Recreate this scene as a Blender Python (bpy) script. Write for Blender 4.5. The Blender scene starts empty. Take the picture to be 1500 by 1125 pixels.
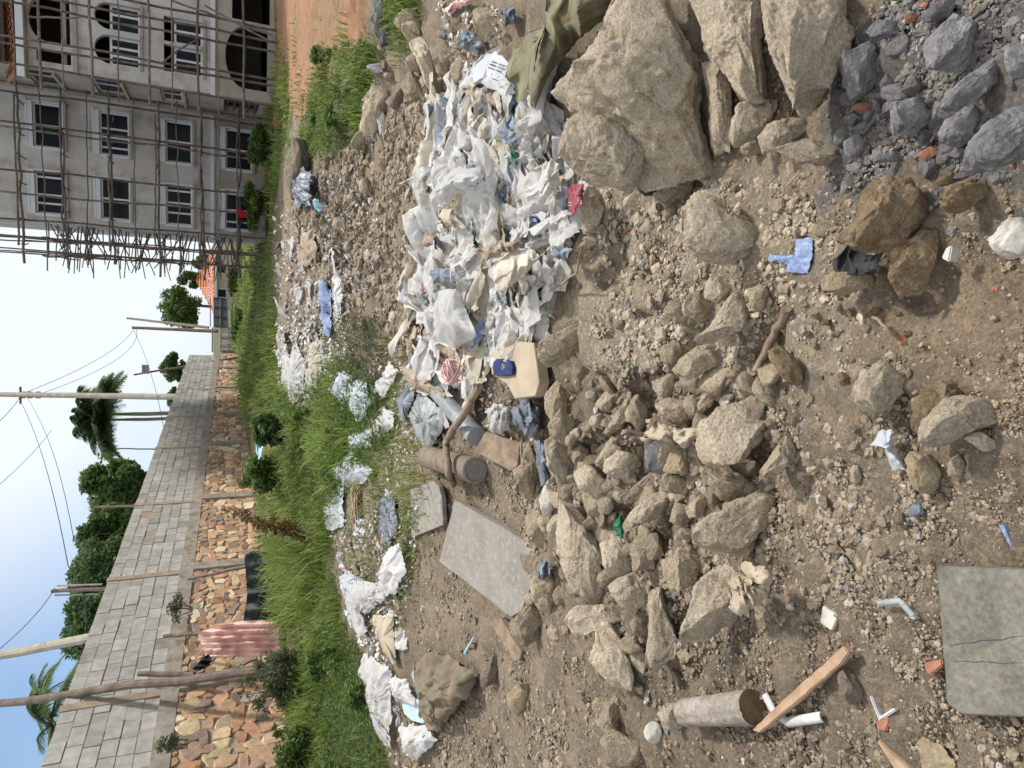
import bpy, bmesh, math, random
import numpy as np
from math import sin, cos, tan, atan2, pi, radians, sqrt
random.seed(7); RNG = np.random.default_rng(7)
SC = bpy.context.scene
COL = SC.collection

# ------------------------------------------------------------------ camera
FPX, CX, CY = 1000.0, 562.5, 750.0
TH = radians(23.7)
CAM = np.array([0.0, 0.0, 1.6])
FW = np.array([0, cos(TH), -sin(TH)]); UP = np.array([0, sin(TH), cos(TH)]); RT = np.array([1.0, 0, 0])
cd = bpy.data.cameras.new('camera'); cam = bpy.data.objects.new('camera', cd); COL.objects.link(cam)
cd.sensor_fit = 'HORIZONTAL'; cd.sensor_width = 36; cd.lens = 36 * FPX / 1500
cd.clip_start = 0.05; cd.clip_end = 3000
from mathutils import Matrix, Vector
# the photo lies on its side: picture left is up, so the camera is rolled by a quarter turn
mx = Matrix.Identity(4)
for r in range(3):
    mx[r][0] = -UP[r]; mx[r][1] = RT[r]; mx[r][2] = -FW[r]; mx[r][3] = CAM[r]
cam.matrix_world = mx
SC.camera = cam

# ------------------------------------------------------------------ light
SKY_NOISE, SKY_LO, SKY_FILL, SKYMUL = .24, .03, (9.5, 9.5, 9.4, 1), (.60, .80, 1.02, 1)
SUN_EL, SUN_AZ = radians(50), radians(60)          # azimuth from +Y towards +X
w = bpy.data.worlds.new('World'); SC.world = w; w.use_nodes = True
nt = w.node_tree; nt.nodes.clear()
out = nt.nodes.new('ShaderNodeOutputWorld'); bg = nt.nodes.new('ShaderNodeBackground')
sky = nt.nodes.new('ShaderNodeTexSky'); sky.sky_type = 'NISHITA'; sky.sun_disc = False
sky.sun_elevation = SUN_EL; sky.sun_rotation = SUN_AZ; sky.dust_density = 0.6; sky.ozone_density = 2.0; sky.air_density = 1.0
tc = nt.nodes.new('ShaderNodeTexCoord')
nz = nt.nodes.new('ShaderNodeTexNoise'); nz.inputs['Scale'].default_value = 1.6; nz.inputs['Detail'].default_value = 4
mp = nt.nodes.new('ShaderNodeMapping'); mp.inputs['Scale'].default_value = (1, 1, 2.2)
nt.links.new(tc.outputs['Generated'], mp.inputs[0]); nt.links.new(mp.outputs[0], nz.inputs[0])
dp = nt.nodes.new('ShaderNodeVectorMath'); dp.operation = 'DOT_PRODUCT'
gd = Vector((0.22, 1.0, 0.36)).normalized(); dp.inputs[1].default_value = gd        # brightest cloud
nt.links.new(tc.outputs['Generated'], dp.inputs[0])
def mrange(src, a, b, c, d):
    m_ = nt.nodes.new('ShaderNodeMapRange'); m_.interpolation_type = 'SMOOTHSTEP'
    for k_, v_ in zip((1, 2, 3, 4), (a, b, c, d)): m_.inputs[k_].default_value = v_
    nt.links.new(src, m_.inputs[0]); return m_.outputs[0]
ad = nt.nodes.new('ShaderNodeMath'); ad.operation = 'MULTIPLY_ADD'; ad.use_clamp = True
nt.links.new(mrange(nz.outputs[0], .3, .7, 0, 1), ad.inputs[0]); ad.inputs[1].default_value = SKY_NOISE
nt.links.new(mrange(dp.outputs['Value'], .84, .995, SKY_LO, 1.0), ad.inputs[2])
mxn = nt.nodes.new('ShaderNodeMixRGB'); mxn.inputs[2].default_value = (6.7, 7.15, 7.5, 1)
sk = nt.nodes.new('ShaderNodeMixRGB'); sk.blend_type = 'MULTIPLY'; sk.inputs[0].default_value = 1; sk.inputs[2].default_value = SKYMUL
nt.links.new(sky.outputs[0], sk.inputs[1])
nt.links.new(ad.outputs[0], mxn.inputs[0]); nt.links.new(sk.outputs[0], mxn.inputs[1])
sx = nt.nodes.new('ShaderNodeSeparateXYZ'); nt.links.new(tc.outputs['Generated'], sx.inputs[0])
hi = nt.nodes.new('ShaderNodeMath'); hi.operation = 'MAXIMUM'                        # added fill light: unseen sky brightened overhead and behind the camera
nt.links.new(mrange(sx.outputs[2], .45, .8, 0, 1), hi.inputs[0]); nt.links.new(mrange(sx.outputs[1], .2, -.5, 0, .45), hi.inputs[1])
mx2 = nt.nodes.new('ShaderNodeMixRGB'); mx2.inputs[2].default_value = SKY_FILL
nt.links.new(hi.outputs[0], mx2.inputs[0]); nt.links.new(mxn.outputs[0], mx2.inputs[1])
nt.links.new(mx2.outputs[0], bg.inputs[0]); bg.inputs[1].default_value = 0.10
nt.links.new(bg.outputs[0], out.inputs[0])
sd = bpy.data.lights.new('sun', 'SUN'); sd.energy = 3.3; sd.angle = radians(5); sd.color = (1.0, 0.955, 0.90)
sun = bpy.data.objects.new('sun', sd); COL.objects.link(sun)
sv = Vector((sin(SUN_AZ) * cos(SUN_EL), cos(SUN_AZ) * cos(SUN_EL), sin(SUN_EL)))
sun.rotation_euler = sv.to_track_quat('Z', 'Y').to_euler(); sun.location = (0, 0, 30)
SC.view_settings.view_transform = 'Standard'; SC.view_settings.look = 'None'
SC.view_settings.exposure = 0.48; SC.view_settings.gamma = 1.0

# ------------------------------------------------------------------ pixel <-> place
def dirs(ix, iy):
    ix = np.asarray(ix, float); iy = np.asarray(iy, float)
    a = ((1125 - iy) - CX) / FPX; b = (ix - CY) / FPX
    return FW + a[..., None] * RT - b[..., None] * UP
def P(ix, iy, d):
    return CAM + dirs(ix, iy) * d
def PY(ix, iy, Y):
    v = dirs(ix, iy); return CAM + v * (Y / v[..., 1:2] if v.ndim > 1 else Y / v[1])
def depth(p): return float(np.dot(np.asarray(p) - CAM, FW))

# ------------------------------------------------------------------ noise
def _h(i, j, k, s):
    n = (i * 374761393 + j * 668265263 + k * 2147483647 + s * 1274126177) & 0xFFFFFFFF
    n = ((n ^ (n >> 13)) * 1274126177) & 0xFFFFFFFF
    n = ((n ^ (n >> 16)) * 2246822519) & 0xFFFFFFFF
    return ((n ^ (n >> 15)) & 0xFFFFFF) / float(0x7FFFFF) - 1.0
def vn3(p, s=0):
    p = np.asarray(p, float); f = np.floor(p); t = p - f; i = f.astype(np.int64)
    t = t * t * (3 - 2 * t); x, y, z = i[..., 0], i[..., 1], i[..., 2]
    tx, ty, tz = t[..., 0], t[..., 1], t[..., 2]
    def L(a, b, q): return a + (b - a) * q
    return L(L(L(_h(x, y, z, s), _h(x+1, y, z, s), tx), L(_h(x, y+1, z, s), _h(x+1, y+1, z, s), tx), ty),
             L(L(_h(x, y, z+1, s), _h(x+1, y, z+1, s), tx), L(_h(x, y+1, z+1, s), _h(x+1, y+1, z+1, s), tx), ty), tz)
def fbm(p, o=4, s=0, g=.5):
    r = 0; a = 1; q = np.asarray(p, float)
    for k in range(o): r = r + a * vn3(q, s + k * 17); q = q * 2.03 + 3.1; a *= g
    return r
def fbm2(x, y, o=3, s=0, g=.5):
    return fbm(np.stack([np.asarray(x, float), np.asarray(y, float), np.zeros_like(np.asarray(x, float)) + .37], -1), o, s, g)
def sm(a, b, x):
    t = np.clip((x - a) / (b - a), 0, 1); return t * t * (3 - 2 * t)

# ------------------------------------------------------------------ terrain
def xwall(y): return -6 + .2407 * (y - 12.8)
MOUNDS = [(2.3, 8.2, 1.7, 1.3, .35), (1.2, 13.0, 2.6, 1.8, .45), (-2.2, 5.6, 1.5, .9, .18), (.9, 4.2, .75, .9, .10),
          (1.9, 2.8, .7, .5, .15), (.0, 2.55, .9, .45, .10), (1.5, 1.5, .5, .35, .10), (-.2, 7.2, 1.0, .9, .10), (4.2, 6.3, 1.2, 1.0, .35)]
def H0(x, y):
    x = np.asarray(x, float); y = np.asarray(y, float)
    d = x - xwall(y)
    z = .38 * np.exp(-(np.maximum(d, 0) / 4.0) ** 2) * sm(2, 9, y)
    z = z - .45 * sm(10, 28, y) * sm(-2, 6, x)
    for (mx_, my_, sx, sy, h) in MOUNDS:
        z = z + h * np.exp(-((x - mx_) / sx) ** 2 - ((y - my_) / sy) ** 2)
    return z + .05 * fbm2(x * 1.1, y * 1.1, 2, 5) * sm(.5, 3, y)
def H(x, y):
    x = np.asarray(x, float); y = np.asarray(y, float)
    near = 1 - sm(9, 16, y)
    rdg = np.exp(-((x - 2.0) / 2.2) ** 2 - ((y - 8.6) / 2.6) ** 2)
    rub = np.exp(-((x + .3) / .85) ** 2 - ((y - 2.35) / .55) ** 2)
    return H0(x, y) + .11 * rdg * (1 - 2 * np.abs(fbm2(x * 2.3, y * 1.6, 3, 25))) - .12 * rub * sm(-.05, .45, fbm2(x * 7, y * 7, 3, 15)) + near * (.022 * fbm2(x * 4, y * 4, 3, 11)) + (1 - near) * .05 * fbm2(x * .9, y * .9, 3, 21)
def march(ix, iy, tmax=120):
    ix = np.atleast_1d(np.asarray(ix, float)); iy = np.atleast_1d(np.asarray(iy, float))
    D = dirs(ix, iy); n = len(ix); t0 = np.full(n, .4); done = np.zeros(n, bool); res = np.full(n, float(tmax))
    ts = .5 * (tmax / .5) ** np.linspace(0, 1, 170); prev = ts[0]; gp = np.full(n, 1.0)
    for t in ts:
        p = CAM + D * t; g = p[:, 2] - H(p[:, 0], p[:, 1])
        m = (~done) & (g < 0)
        res[m] = prev + (t - prev) * gp[m] / (gp[m] - g[m]); done |= m
        gp = g; prev = t
        if done.all(): break
    p = CAM + D * res[:, None]
    p[:, 2] = np.where(done, H(p[:, 0], p[:, 1]), p[:, 2])
    return p
def G(ix, iy): return march([ix], [iy])[0]
def inpoly(px, py, poly):
    px = np.asarray(px); py = np.asarray(py); r = np.zeros(px.shape, bool); n = len(poly)
    for i in range(n):
        x0, y0 = poly[i]; x1, y1 = poly[(i + 1) % n]
        if y0 == y1: continue
        c = ((y0 > py) != (y1 > py)) & (px < (x1 - x0) * (py - y0) / (y1 - y0) + x0); r ^= c
    return r
EXCL = []                                           # ground covered by flat things: no gravel pokes through
def scatter(n, poly, excl=True):
    a = np.array(poly); o = []
    while sum(len(q) for q in o) < n:
        q = RNG.uniform(a.min(0), a.max(0), (n * 2, 2)); k = inpoly(q[:, 0], q[:, 1], poly)
        if excl:
            for e in EXCL: k &= ~inpoly(q[:, 0], q[:, 1], e)
        o.append(q[k])
        if not k.any(): break
    return np.concatenate(o)[:n]

# ------------------------------------------------------------------ objects
def tag(o, label=None, cat=None, group=None, kind=None):
    if label: o['label'] = label
    if cat: o['category'] = cat
    if group: o['group'] = group
    if kind: o['kind'] = kind
    return o
def empty(name, loc=(0, 0, 0), rz=0.0, label=None, cat=None, group=None):
    o = bpy.data.objects.new(name, None); o.location = loc; o.rotation_euler = (0, 0, rz); o.empty_display_size = .1
    COL.objects.link(o); return tag(o, label, cat, group)
class Acc:
    def __init__(s): s.V = []; s.F = []; s.C = []; s.n = 0
    def add(s, V, F, c=None):
        V = np.asarray(V, float).reshape(-1, 3)
        if isinstance(F, np.ndarray): s.F.append((F + s.n).astype(np.int32))
        else:
            by = {}
            for f in F: by.setdefault(len(f), []).append(f)
            for f in by.values(): s.F.append((np.array(f) + s.n).astype(np.int32))
        s.V.append(V); s.n += len(V)
        c = np.array(c if c is not None else (1, 1, 1), float)
        s.C.append(np.broadcast_to(c, (len(V), 3)) if c.ndim == 1 else c); return s
    def build(s, name, mat, parent=None, smooth=False, origin=None, color=False):
        V = np.concatenate(s.V) if s.V else np.zeros((0, 3))
        if origin is not None: V = V - np.asarray(origin)
        me = bpy.data.meshes.new(name)
        me.vertices.add(len(V)); me.vertices.foreach_set('co', V.astype(np.float32).ravel())
        nl = sum(f.size for f in s.F); npo = sum(len(f) for f in s.F)
        me.loops.add(nl); me.polygons.add(npo)
        me.loops.foreach_set('vertex_index', np.concatenate([f.ravel() for f in s.F]))
        tot = np.concatenate([np.full(len(f), f.shape[1], np.int32) for f in s.F])
        st = np.concatenate([[0], np.cumsum(tot)[:-1]]).astype(np.int32)
        me.polygons.foreach_set('loop_start', st)
        me.update(calc_edges=True)
        me.polygons.foreach_set('use_smooth', np.full(npo, bool(smooth)))
        if color:
            a = me.color_attributes.new('tint', 'FLOAT_COLOR', 'POINT'); C = np.concatenate(s.C)
            a.data.foreach_set('color', np.concatenate([C, np.ones((len(C), 1))], 1).astype(np.float32).ravel())
        me.validate(); me.materials.append(mat)
        o = bpy.data.objects.new(name, me); COL.objects.link(o)
        if origin is not None: o.location = origin
        if parent: o.parent = parent
        return o
def box(acc, lo, hi, c=None, fr=None):
    x0, y0, z0 = lo; x1, y1, z1 = hi
    V = np.array([(x0,y0,z0),(x1,y0,z0),(x1,y1,z0),(x0,y1,z0),(x0,y0,z1),(x1,y0,z1),(x1,y1,z1),(x0,y1,z1)], float)
    if fr is not None: V = fr(V)
    acc.add(V, np.array([(0,3,2,1),(4,5,6,7),(0,1,5,4),(1,2,6,5),(2,3,7,6),(3,0,4,7)]), c); return acc
def tube(acc, pts, r, n=6, c=None, cap=True):
    pts = np.asarray(pts, float); m = len(pts); r = np.broadcast_to(np.asarray(r, float), (m,))
    t = np.gradient(pts, axis=0); t /= np.linalg.norm(t, axis=1)[:, None] + 1e-9
    ref = np.array([0, 0, 1.0]) if abs(t[0][2]) < .9 else np.array([1.0, 0, 0])
    a = np.cross(t, ref); a /= np.linalg.norm(a, axis=1)[:, None] + 1e-9; b = np.cross(t, a)
    th = np.linspace(0, 2 * pi, n, endpoint=False)
    V = pts[:, None] + r[:, None, None] * (cos_(th)[None, :, None] * a[:, None] + sin_(th)[None, :, None] * b[:, None])
    k = np.arange(m - 1)[:, None] * n; j = np.arange(n)[None]; j2 = (j + 1) % n
    F = np.stack([k + j, k + j2, k + n + j2, k + n + j], -1).reshape(-1, 4)
    acc.add(V.reshape(-1, 3), F, c)
    if cap:
        acc.add(V[0], [tuple(range(n))[::-1]], c); acc.add(V[-1], [tuple(range(n))], c)
    return acc
cos_, sin_ = np.cos, np.sin
def line(p, q, n=6, wob=0, sag=0, seed=0):
    p = np.asarray(p, float); q = np.asarray(q, float); t = np.linspace(0, 1, n)[:, None]
    L = p + (q - p) * t; L[:, 2] -= sag * 4 * t[:, 0] * (1 - t[:, 0])
    if wob:
        r = np.random.default_rng(seed + 1); k = r.normal(0, wob, (n, 3)); k[0] = k[-1] = 0; L += k
    return L
_ico = {}
def ico(s):
    if s not in _ico:
        b = bmesh.new(); bmesh.ops.create_icosphere(b, subdivisions=s, radius=1)
        _ico[s] = (np.array([v.co[:] for v in b.verts]), np.array([[v.index for v in f.verts] for f in b.faces])); b.free()
    return _ico[s]

# ------------------------------------------------------------------ materials
def nodes(name):
    m = bpy.data.materials.new(name); m.use_nodes = True; t = m.node_tree; b = t.nodes['Principled BSDF']
    b.inputs['Specular IOR Level'].default_value = .25; return m, t, b
def mat(name, c1, c2=None, scale=8, rough=.9, bump=0.0, bscale=None, bdist=.01, detail=6, tint=False, vary=0.0, c3=None, s3=60,
        spec=.25, trans=0.0, coord='Object', metal=0.0, contrast=(.35, .65), grain=None):
    m, t, b = nodes(name); N = t.nodes.new; Lk = t.links.new
    b.inputs['Roughness'].default_value = rough; b.inputs['Specular IOR Level'].default_value = spec; b.inputs['Metallic'].default_value = metal
    tcn = N('ShaderNodeTexCoord'); co = tcn.outputs[coord]
    rgb = None
    if c2 is not None:
        n1 = N('ShaderNodeTexNoise'); n1.inputs['Scale'].default_value = scale; n1.inputs['Detail'].default_value = detail
        n1.inputs['Roughness'].default_value = .62; Lk(co, n1.inputs[0])
        rp = N('ShaderNodeValToRGB'); rp.color_ramp.elements[0].position = contrast[0]; rp.color_ramp.elements[1].position = contrast[1]
        rp.color_ramp.elements[0].color = (*c1, 1); rp.color_ramp.elements[1].color = (*c2, 1)
        Lk(n1.outputs[0], rp.inputs[0]); rgb = rp.outputs[0]
        if c3 is not None:
            n3 = N('ShaderNodeTexNoise'); n3.inputs['Scale'].default_value = s3; n3.inputs['Detail'].default_value = 3; Lk(co, n3.inputs[0])
            r3 = N('ShaderNodeMapRange'); r3.inputs[1].default_value = .52; r3.inputs[2].default_value = .68; Lk(n3.outputs[0], r3.inputs[0])
            mm = N('ShaderNodeMixRGB'); Lk(r3.outputs[0], mm.inputs[0]); Lk(rgb, mm.inputs[1]); mm.inputs[2].default_value = (*c3, 1); rgb = mm.outputs[0]
    if grain:
        ng = N('ShaderNodeTexNoise'); ng.inputs['Scale'].default_value = grain[0]; ng.inputs['Detail'].default_value = 6; ng.inputs['Roughness'].default_value = .75; Lk(co, ng.inputs[0])
        rg = N('ShaderNodeMapRange'); rg.inputs[1].default_value = .32; rg.inputs[2].default_value = .68; rg.inputs[3].default_value = grain[1]; rg.inputs[4].default_value = grain[2]; Lk(ng.outputs[0], rg.inputs[0])
        hg = N('ShaderNodeMixRGB'); hg.blend_type = 'MULTIPLY'; hg.inputs[0].default_value = 1; Lk(rgb, hg.inputs[1]); Lk(rg.outputs[0], hg.inputs[2]); rgb = hg.outputs[0]
    if tint:
        at = N('ShaderNodeAttribute'); at.attribute_name = 'tint'
        if rgb is None: rgb = at.outputs[0]
        else:
            mm = N('ShaderNodeMixRGB'); mm.blend_type = 'MULTIPLY'; mm.inputs[0].default_value = 1; Lk(rgb, mm.inputs[1]); Lk(at.outputs[0], mm.inputs[2]); rgb = mm.outputs[0]
    if vary and rgb is not None:
        oi = N('ShaderNodeObjectInfo'); hs = N('ShaderNodeHueSaturation'); r = N('ShaderNodeMapRange')
        r.inputs[3].default_value = 1 - vary; r.inputs[4].default_value = 1 + vary
        Lk(oi.outputs['Random'], r.inputs[0]); Lk(r.outputs[0], hs.inputs['Value']); Lk(rgb, hs.inputs['Color']); rgb = hs.outputs[0]
    if rgb is None: b.inputs['Base Color'].default_value = (*c1, 1)
    else: Lk(rgb, b.inputs['Base Color'])
    if bump:
        n2 = N('ShaderNodeTexNoise'); n2.inputs['Scale'].default_value = bscale or scale * 4; n2.inputs['Detail'].default_value = 8
        n2.inputs['Roughness'].default_value = .7; Lk(co, n2.inputs[0])
        bp = N('ShaderNodeBump'); bp.inputs['Strength'].default_value = bump; bp.inputs['Distance'].default_value = bdist
        Lk(n2.outputs[0], bp.inputs['Height']); Lk(bp.outputs[0], b.inputs['Normal'])
    if trans:
        tr = N('ShaderNodeBsdfTranslucent'); ms = N('ShaderNodeMixShader'); ms.inputs[0].default_value = trans
        o = [n for n in t.nodes if n.type == 'OUTPUT_MATERIAL'][0]
        if rgb is None: tr.inputs[0].default_value = (*c1, 1)
        else: Lk(rgb, tr.inputs[0])
        Lk(b.outputs[0], ms.inputs[1]); Lk(tr.outputs[0], ms.inputs[2]); Lk(ms.outputs[0], o.inputs[0])
    return m
M = dict(
    tan=mat('tan_stone', (.29, .232, .162), (.48, .40, .282), 8, bump=1.0, bscale=45, bdist=.022, vary=.2, c3=(.30, .23, .155), s3=16, grain=(120, .55, 1.42)),
    pale=mat('pale_stone', (.40, .33, .237), (.59, .50, .375), 9, bump=1.0, bscale=45, bdist=.022, vary=.15, c3=(.36, .285, .19), s3=18, grain=(120, .58, 1.38)),
    brown=mat('brown_stone', (.18, .125, .07), (.30, .22, .13), 9, bump=1.0, bscale=50, bdist=.02, vary=.14, c3=(.33, .26, .17), s3=36, grain=(150, .72, 1.25)),
    grey=mat('grey_cinder', (.155, .15, .148), (.285, .277, .272), 14, bump=1.0, bscale=70, bdist=.014, vary=.2, c3=(.29, .28, .265), s3=50, grain=(160, .7, 1.25)),
    brick=mat('brick_red', (.24, .105, .065), (.34, .17, .11), 14, bump=.6, bscale=60, bdist=.008, vary=.2),
    white_stone=mat('white_stone', (.42, .395, .34), (.54, .51, .45), 10, bump=.5, bscale=50, bdist=.008),
    ochre=mat('ochre_stone', (.30, .235, .145), (.44, .355, .23), 10, bump=.9, bscale=50, bdist=.02, grain=(130, .75, 1.2)),
    gravel=mat('gravel', (.8, .8, .8), (1.15, 1.15, 1.15), 60, tint=True, bump=.5, bscale=150, bdist=.004),
    plastic=mat('white_plastic', (.66, .655, .64), (.80, .80, .79), 7, rough=.42, spec=.4, bump=.55, bscale=17, bdist=.02, vary=.10, trans=.4, c3=(.54, .49, .40), s3=7),
    cream=mat('cream_plastic', (.50, .44, .34), (.68, .63, .53), 6, rough=.5, bump=.5, bscale=16, bdist=.02, vary=.12, trans=.25),
    bluish=mat('clear_plastic', (.48, .53, .58), (.68, .71, .74), 8, rough=.35, spec=.5, bump=.5, bscale=20, bdist=.02, vary=.1, trans=.3),
    kraft=mat('brown_paper', (.22, .17, .12), (.37, .295, .22), 8, rough=.8, bump=.4, bscale=30, bdist=.01, vary=.15),
    black=mat('black_plastic', (.010, .010, .012), (.032, .032, .036), 12, rough=.45, spec=.3, bump=.6, bscale=30, bdist=.015),
    slate=mat('grey_blue_plastic', (.075, .09, .115), (.22, .25, .29), 9, rough=.4, spec=.45, bump=.6, bscale=24, bdist=.015, vary=.15),
    greybag=mat('grey_plastic', (.17, .19, .19), (.30, .32, .31), 7, rough=.35, spec=.5, bump=.4, bscale=18, bdist=.02),
    blue=mat('blue_woven', (.10, .14, .27), (.29, .36, .52), 70, rough=.6, bump=.4, bscale=80, bdist=.006),
    navy=mat('navy_cloth', (.012, .018, .07), (.03, .045, .14), 12, rough=.8, bump=.3, bscale=80, bdist=.004),
    red=mat('red_wrapper', (.20, .035, .05), (.30, .08, .095), 10, rough=.4, bump=.3, bscale=20, bdist=.008),
    pink=mat('pink_net', (.66, .36, .34), (.80, .55, .52), 30, rough=.7, bump=.6, bscale=60, bdist=.01),
    pinkcloth=mat('pink_cloth', (.74, .42, .36), (.84, .58, .50), 4, rough=.85, bump=.2, bscale=30, bdist=.01),
    olive=mat('olive_cloth', (.135, .125, .075), (.225, .21, .13), 6, rough=.95, bump=.4, bscale=60, bdist=.006, c3=(.10, .075, .04), s3=5),
    sack=mat('brown_sack', (.13, .10, .068), (.22, .175, .12), 8, rough=.95, bump=.5, bscale=60, bdist=.006, c3=(.13, .145, .105), s3=6),
    card=mat('cardboard', (.31, .25, .18), (.42, .35, .255), 5, rough=.9, bump=.2, bscale=20, bdist=.005),
    green=mat('green_plastic', (.01, .12, .06), (.03, .20, .10), 12, rough=.4, bump=.4, bscale=30, bdist=.008),
    concrete=mat('concrete_slab', (.20, .185, .16), (.27, .25, .22), 4, bump=.5, bscale=90, bdist=.005, c3=(.30, .275, .235), s3=30, vary=.06, grain=(140, .75, 1.2)),
    plywood=mat('weathered_board', (.105, .10, .08), (.19, .18, .145), 9, bump=.5, bscale=70, bdist=.004, c3=(.18, .165, .13), s3=26, grain=(70, .7, 1.25)),
    wood=mat('weathered_wood', (.17, .12, .08), (.32, .25, .18), 12, bump=.5, bscale=50, bdist=.006, vary=.15),
    freshwood=mat('fresh_wood', (.26, .165, .10), (.42, .295, .195), 14, bump=.5, bscale=60, bdist=.006),
    bark=mat('pale_bark', (.20, .175, .145), (.36, .325, .28), 14, bump=.8, bscale=60, bdist=.008, c3=(.24, .19, .14), s3=40, grain=(90, .7, 1.2)),
    endgrain=mat('cut_wood_end', (.10, .065, .035), (.20, .14, .08), 20, bump=.5, bscale=70, bdist=.006),
    pvc=mat('white_pvc', (.36, .35, .325), (.56, .55, .53), 9, rough=.4, spec=.5),
    lightblue=mat('pale_blue_lid', (.33, .42, .44), (.40, .49, .50), 6, rough=.5),
    hay=mat('dry_fibre', (.22, .17, .105), (.42, .34, .22), 25, rough=.9, bump=.8, bscale=60, bdist=.02),
    dirtclod=mat('dirt_clod', (.14, .11, .08), (.24, .195, .145), 12, bump=.9, bscale=60, bdist=.015, vary=.1),
    ink=mat('ink', (.05, .055, .07)),
    paper=mat('white_paper', (.34, .355, .37), (.44, .455, .47), 4, rough=.7, bump=.2, bscale=15, bdist=.01),
    plaster=mat('grey_plaster', (.43, .405, .37), (.60, .575, .53), .5, bump=.2, bscale=14, bdist=.01, c3=(.35, .325, .29), s3=1.3, grain=(9, .88, 1.08)),
    rplaster=mat('rough_plaster', (.30, .27, .22), (.43, .395, .33), 1.2, bump=.35, bscale=12, bdist=.02),
    trim=mat('white_trim', (.60, .62, .64), (.68, .70, .72), 3, rough=.7),
    winframe=mat('white_window_frame', (.66, .68, .70), rough=.4),
    glass=mat('window_glass', (.012, .014, .016), rough=.2, spec=.15),
    dark=mat('room_plaster', (.30, .28, .25), (.40, .375, .34), 1.0),
    tile=mat('orange_roof_tile', (.42, .13, .05), (.58, .22, .10), 9, rough=.8, bump=.3, bscale=20, bdist=.02),
    pole=mat('scaffold_pole', (.10, .075, .06), (.21, .17, .14), 5, bump=.4, bscale=25, bdist=.01, vary=.25),
    post=mat('timber_post', (.12, .09, .07), (.235, .185, .145), 6, bump=.5, bscale=25, bdist=.01),
    paleposts=mat('pale_timber_pole', (.28, .25, .205), (.40, .36, .29), 3, bump=.3, bscale=16, bdist=.01),
    block=mat('concrete_block', (.80, .80, .80), (1.15, 1.13, 1.10), 5, tint=True, bump=.5, bscale=40, bdist=.008),
    mortar=mat('wall_mortar', (.27, .205, .145), (.38, .30, .22), 6, bump=.6, bscale=30, bdist=.015),
    beam=mat('wall_concrete', (.24, .21, .17), (.36, .32, .265), 3, bump=.6, bscale=20, bdist=.02, c3=(.20, .16, .11), s3=5),
    wstone=mat('wall_stone', (.92, .90, .84), (1.38, 1.34, 1.24), 9, tint=True, bump=.7, bscale=26, bdist=.02),
    leaf=mat('leaves', (1, 1, 1), tint=True, rough=.55, spec=.3, trans=.42),
    trunk=mat('tree_bark', (.10, .08, .055), (.20, .16, .12), 5, bump=.5, bscale=20, bdist=.02),
    palmtrunk=mat('palm_trunk', (.22, .17, .14), (.32, .26, .22), 4, bump=.3, bscale=12, bdist=.02),
    palmgreen=mat('palm_crownshaft', (.12, .22, .04), (.16, .27, .07), 3, rough=.5),
    metal=mat('dark_metal_sheet', (.055, .055, .06), (.10, .10, .105), 3, rough=.6),
    wire=mat('wire', (.03, .03, .03)),
    tarp=mat('dark_tarp', (.018, .025, .03), (.035, .045, .05), 5, rough=.6, bump=.4, bscale=12, bdist=.02),
    skyblue=mat('light_blue_bag', (.25, .50, .62), (.45, .68, .78), 14, rough=.5, bump=.4, bscale=30, bdist=.01, trans=.2),
    redcloth=mat('red_cloth', (.28, .01, .02), (.36, .02, .035), 6, rough=.85),
    darkcloth=mat('dark_cloth', (.02, .022, .03), (.04, .042, .055), 6, rough=.9),
    greycloth=mat('grey_cloth', (.17, .18, .24), (.26, .27, .33), 6, rough=.9),
    cream_wall=mat('cream_house_wall', (.46, .38, .29), (.56, .48, .38), 2),
    reed=mat('reed_slats', (.40, .36, .31), (.52, .48, .42), 8, tint=True),
)
# ------------------------------------------------------------------ ground sheet
RED = [(392,-80),(545,-80),(548,60),(485,130),(470,190),(440,160),(400,190),(388,330),(352,420),(345,415),(372,330),(376,250),(392,130)]
GRASS = [
 [(342,345),(342,480),(345,600),(400,610),(430,700),(440,770),(478,765),(500,740),(515,650),(530,600),(500,560),(440,575),(412,560),(404,440),(398,380),(385,330),(365,360)],
 [(372,775),(480,780),(500,880),(530,960),(556,1060),(578,1130),(590,1240),(380,1240),(395,1100),(380,1000),(362,900)],
 [(470,70),(545,60),(545,120),(515,200),(500,225),(450,228),(432,215),(440,170)],
 [(372,235),(405,90),(430,95),(428,200),(412,235),(400,330),(372,330)],
 [(575,-60),(612,-60),(612,45),(580,48)]]
CINDER = [(1195,75),(1260,20),(1300,-60),(1580,-60),(1580,215),(1480,260),(1420,262),(1330,255),(1265,285),(1235,250),(1240,160)]
SANDY = [(1345,470),(1420,400),(1580,370),(1580,560),(1460,600),(1400,560),(1330,600)]
RUBBLE = [(760,560),(1140,540),(1130,900),(950,1000),(810,960),(770,800)]
def toXY(poly):
    a = np.array(poly, float); p = march(a[:, 0], a[:, 1]); return [tuple(q[:2]) for q in p]
def cxy(poly, k=3):                                  # densify, then lay on the ground
    o = []
    for i in range(len(poly)):
        a, b = np.array(poly[i], float), np.array(poly[(i + 1) % len(poly)], float)
        o += [tuple(a + (b - a) * t / k) for t in range(k)]
    return toXY(o)
ZR, ZC, ZS = cxy(RED), cxy(CINDER), cxy(SANDY)
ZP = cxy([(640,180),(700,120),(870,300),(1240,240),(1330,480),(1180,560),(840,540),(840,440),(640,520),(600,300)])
ZG = [cxy(g) for g in GRASS]
C_DIRT, C_RED, C_GRASS, C_CINDER, C_SAND = (np.array(c) for c in [(.212,.172,.125), (.30,.165,.095), (.085,.095,.035), (.135,.124,.113), (.235,.182,.126)])
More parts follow.
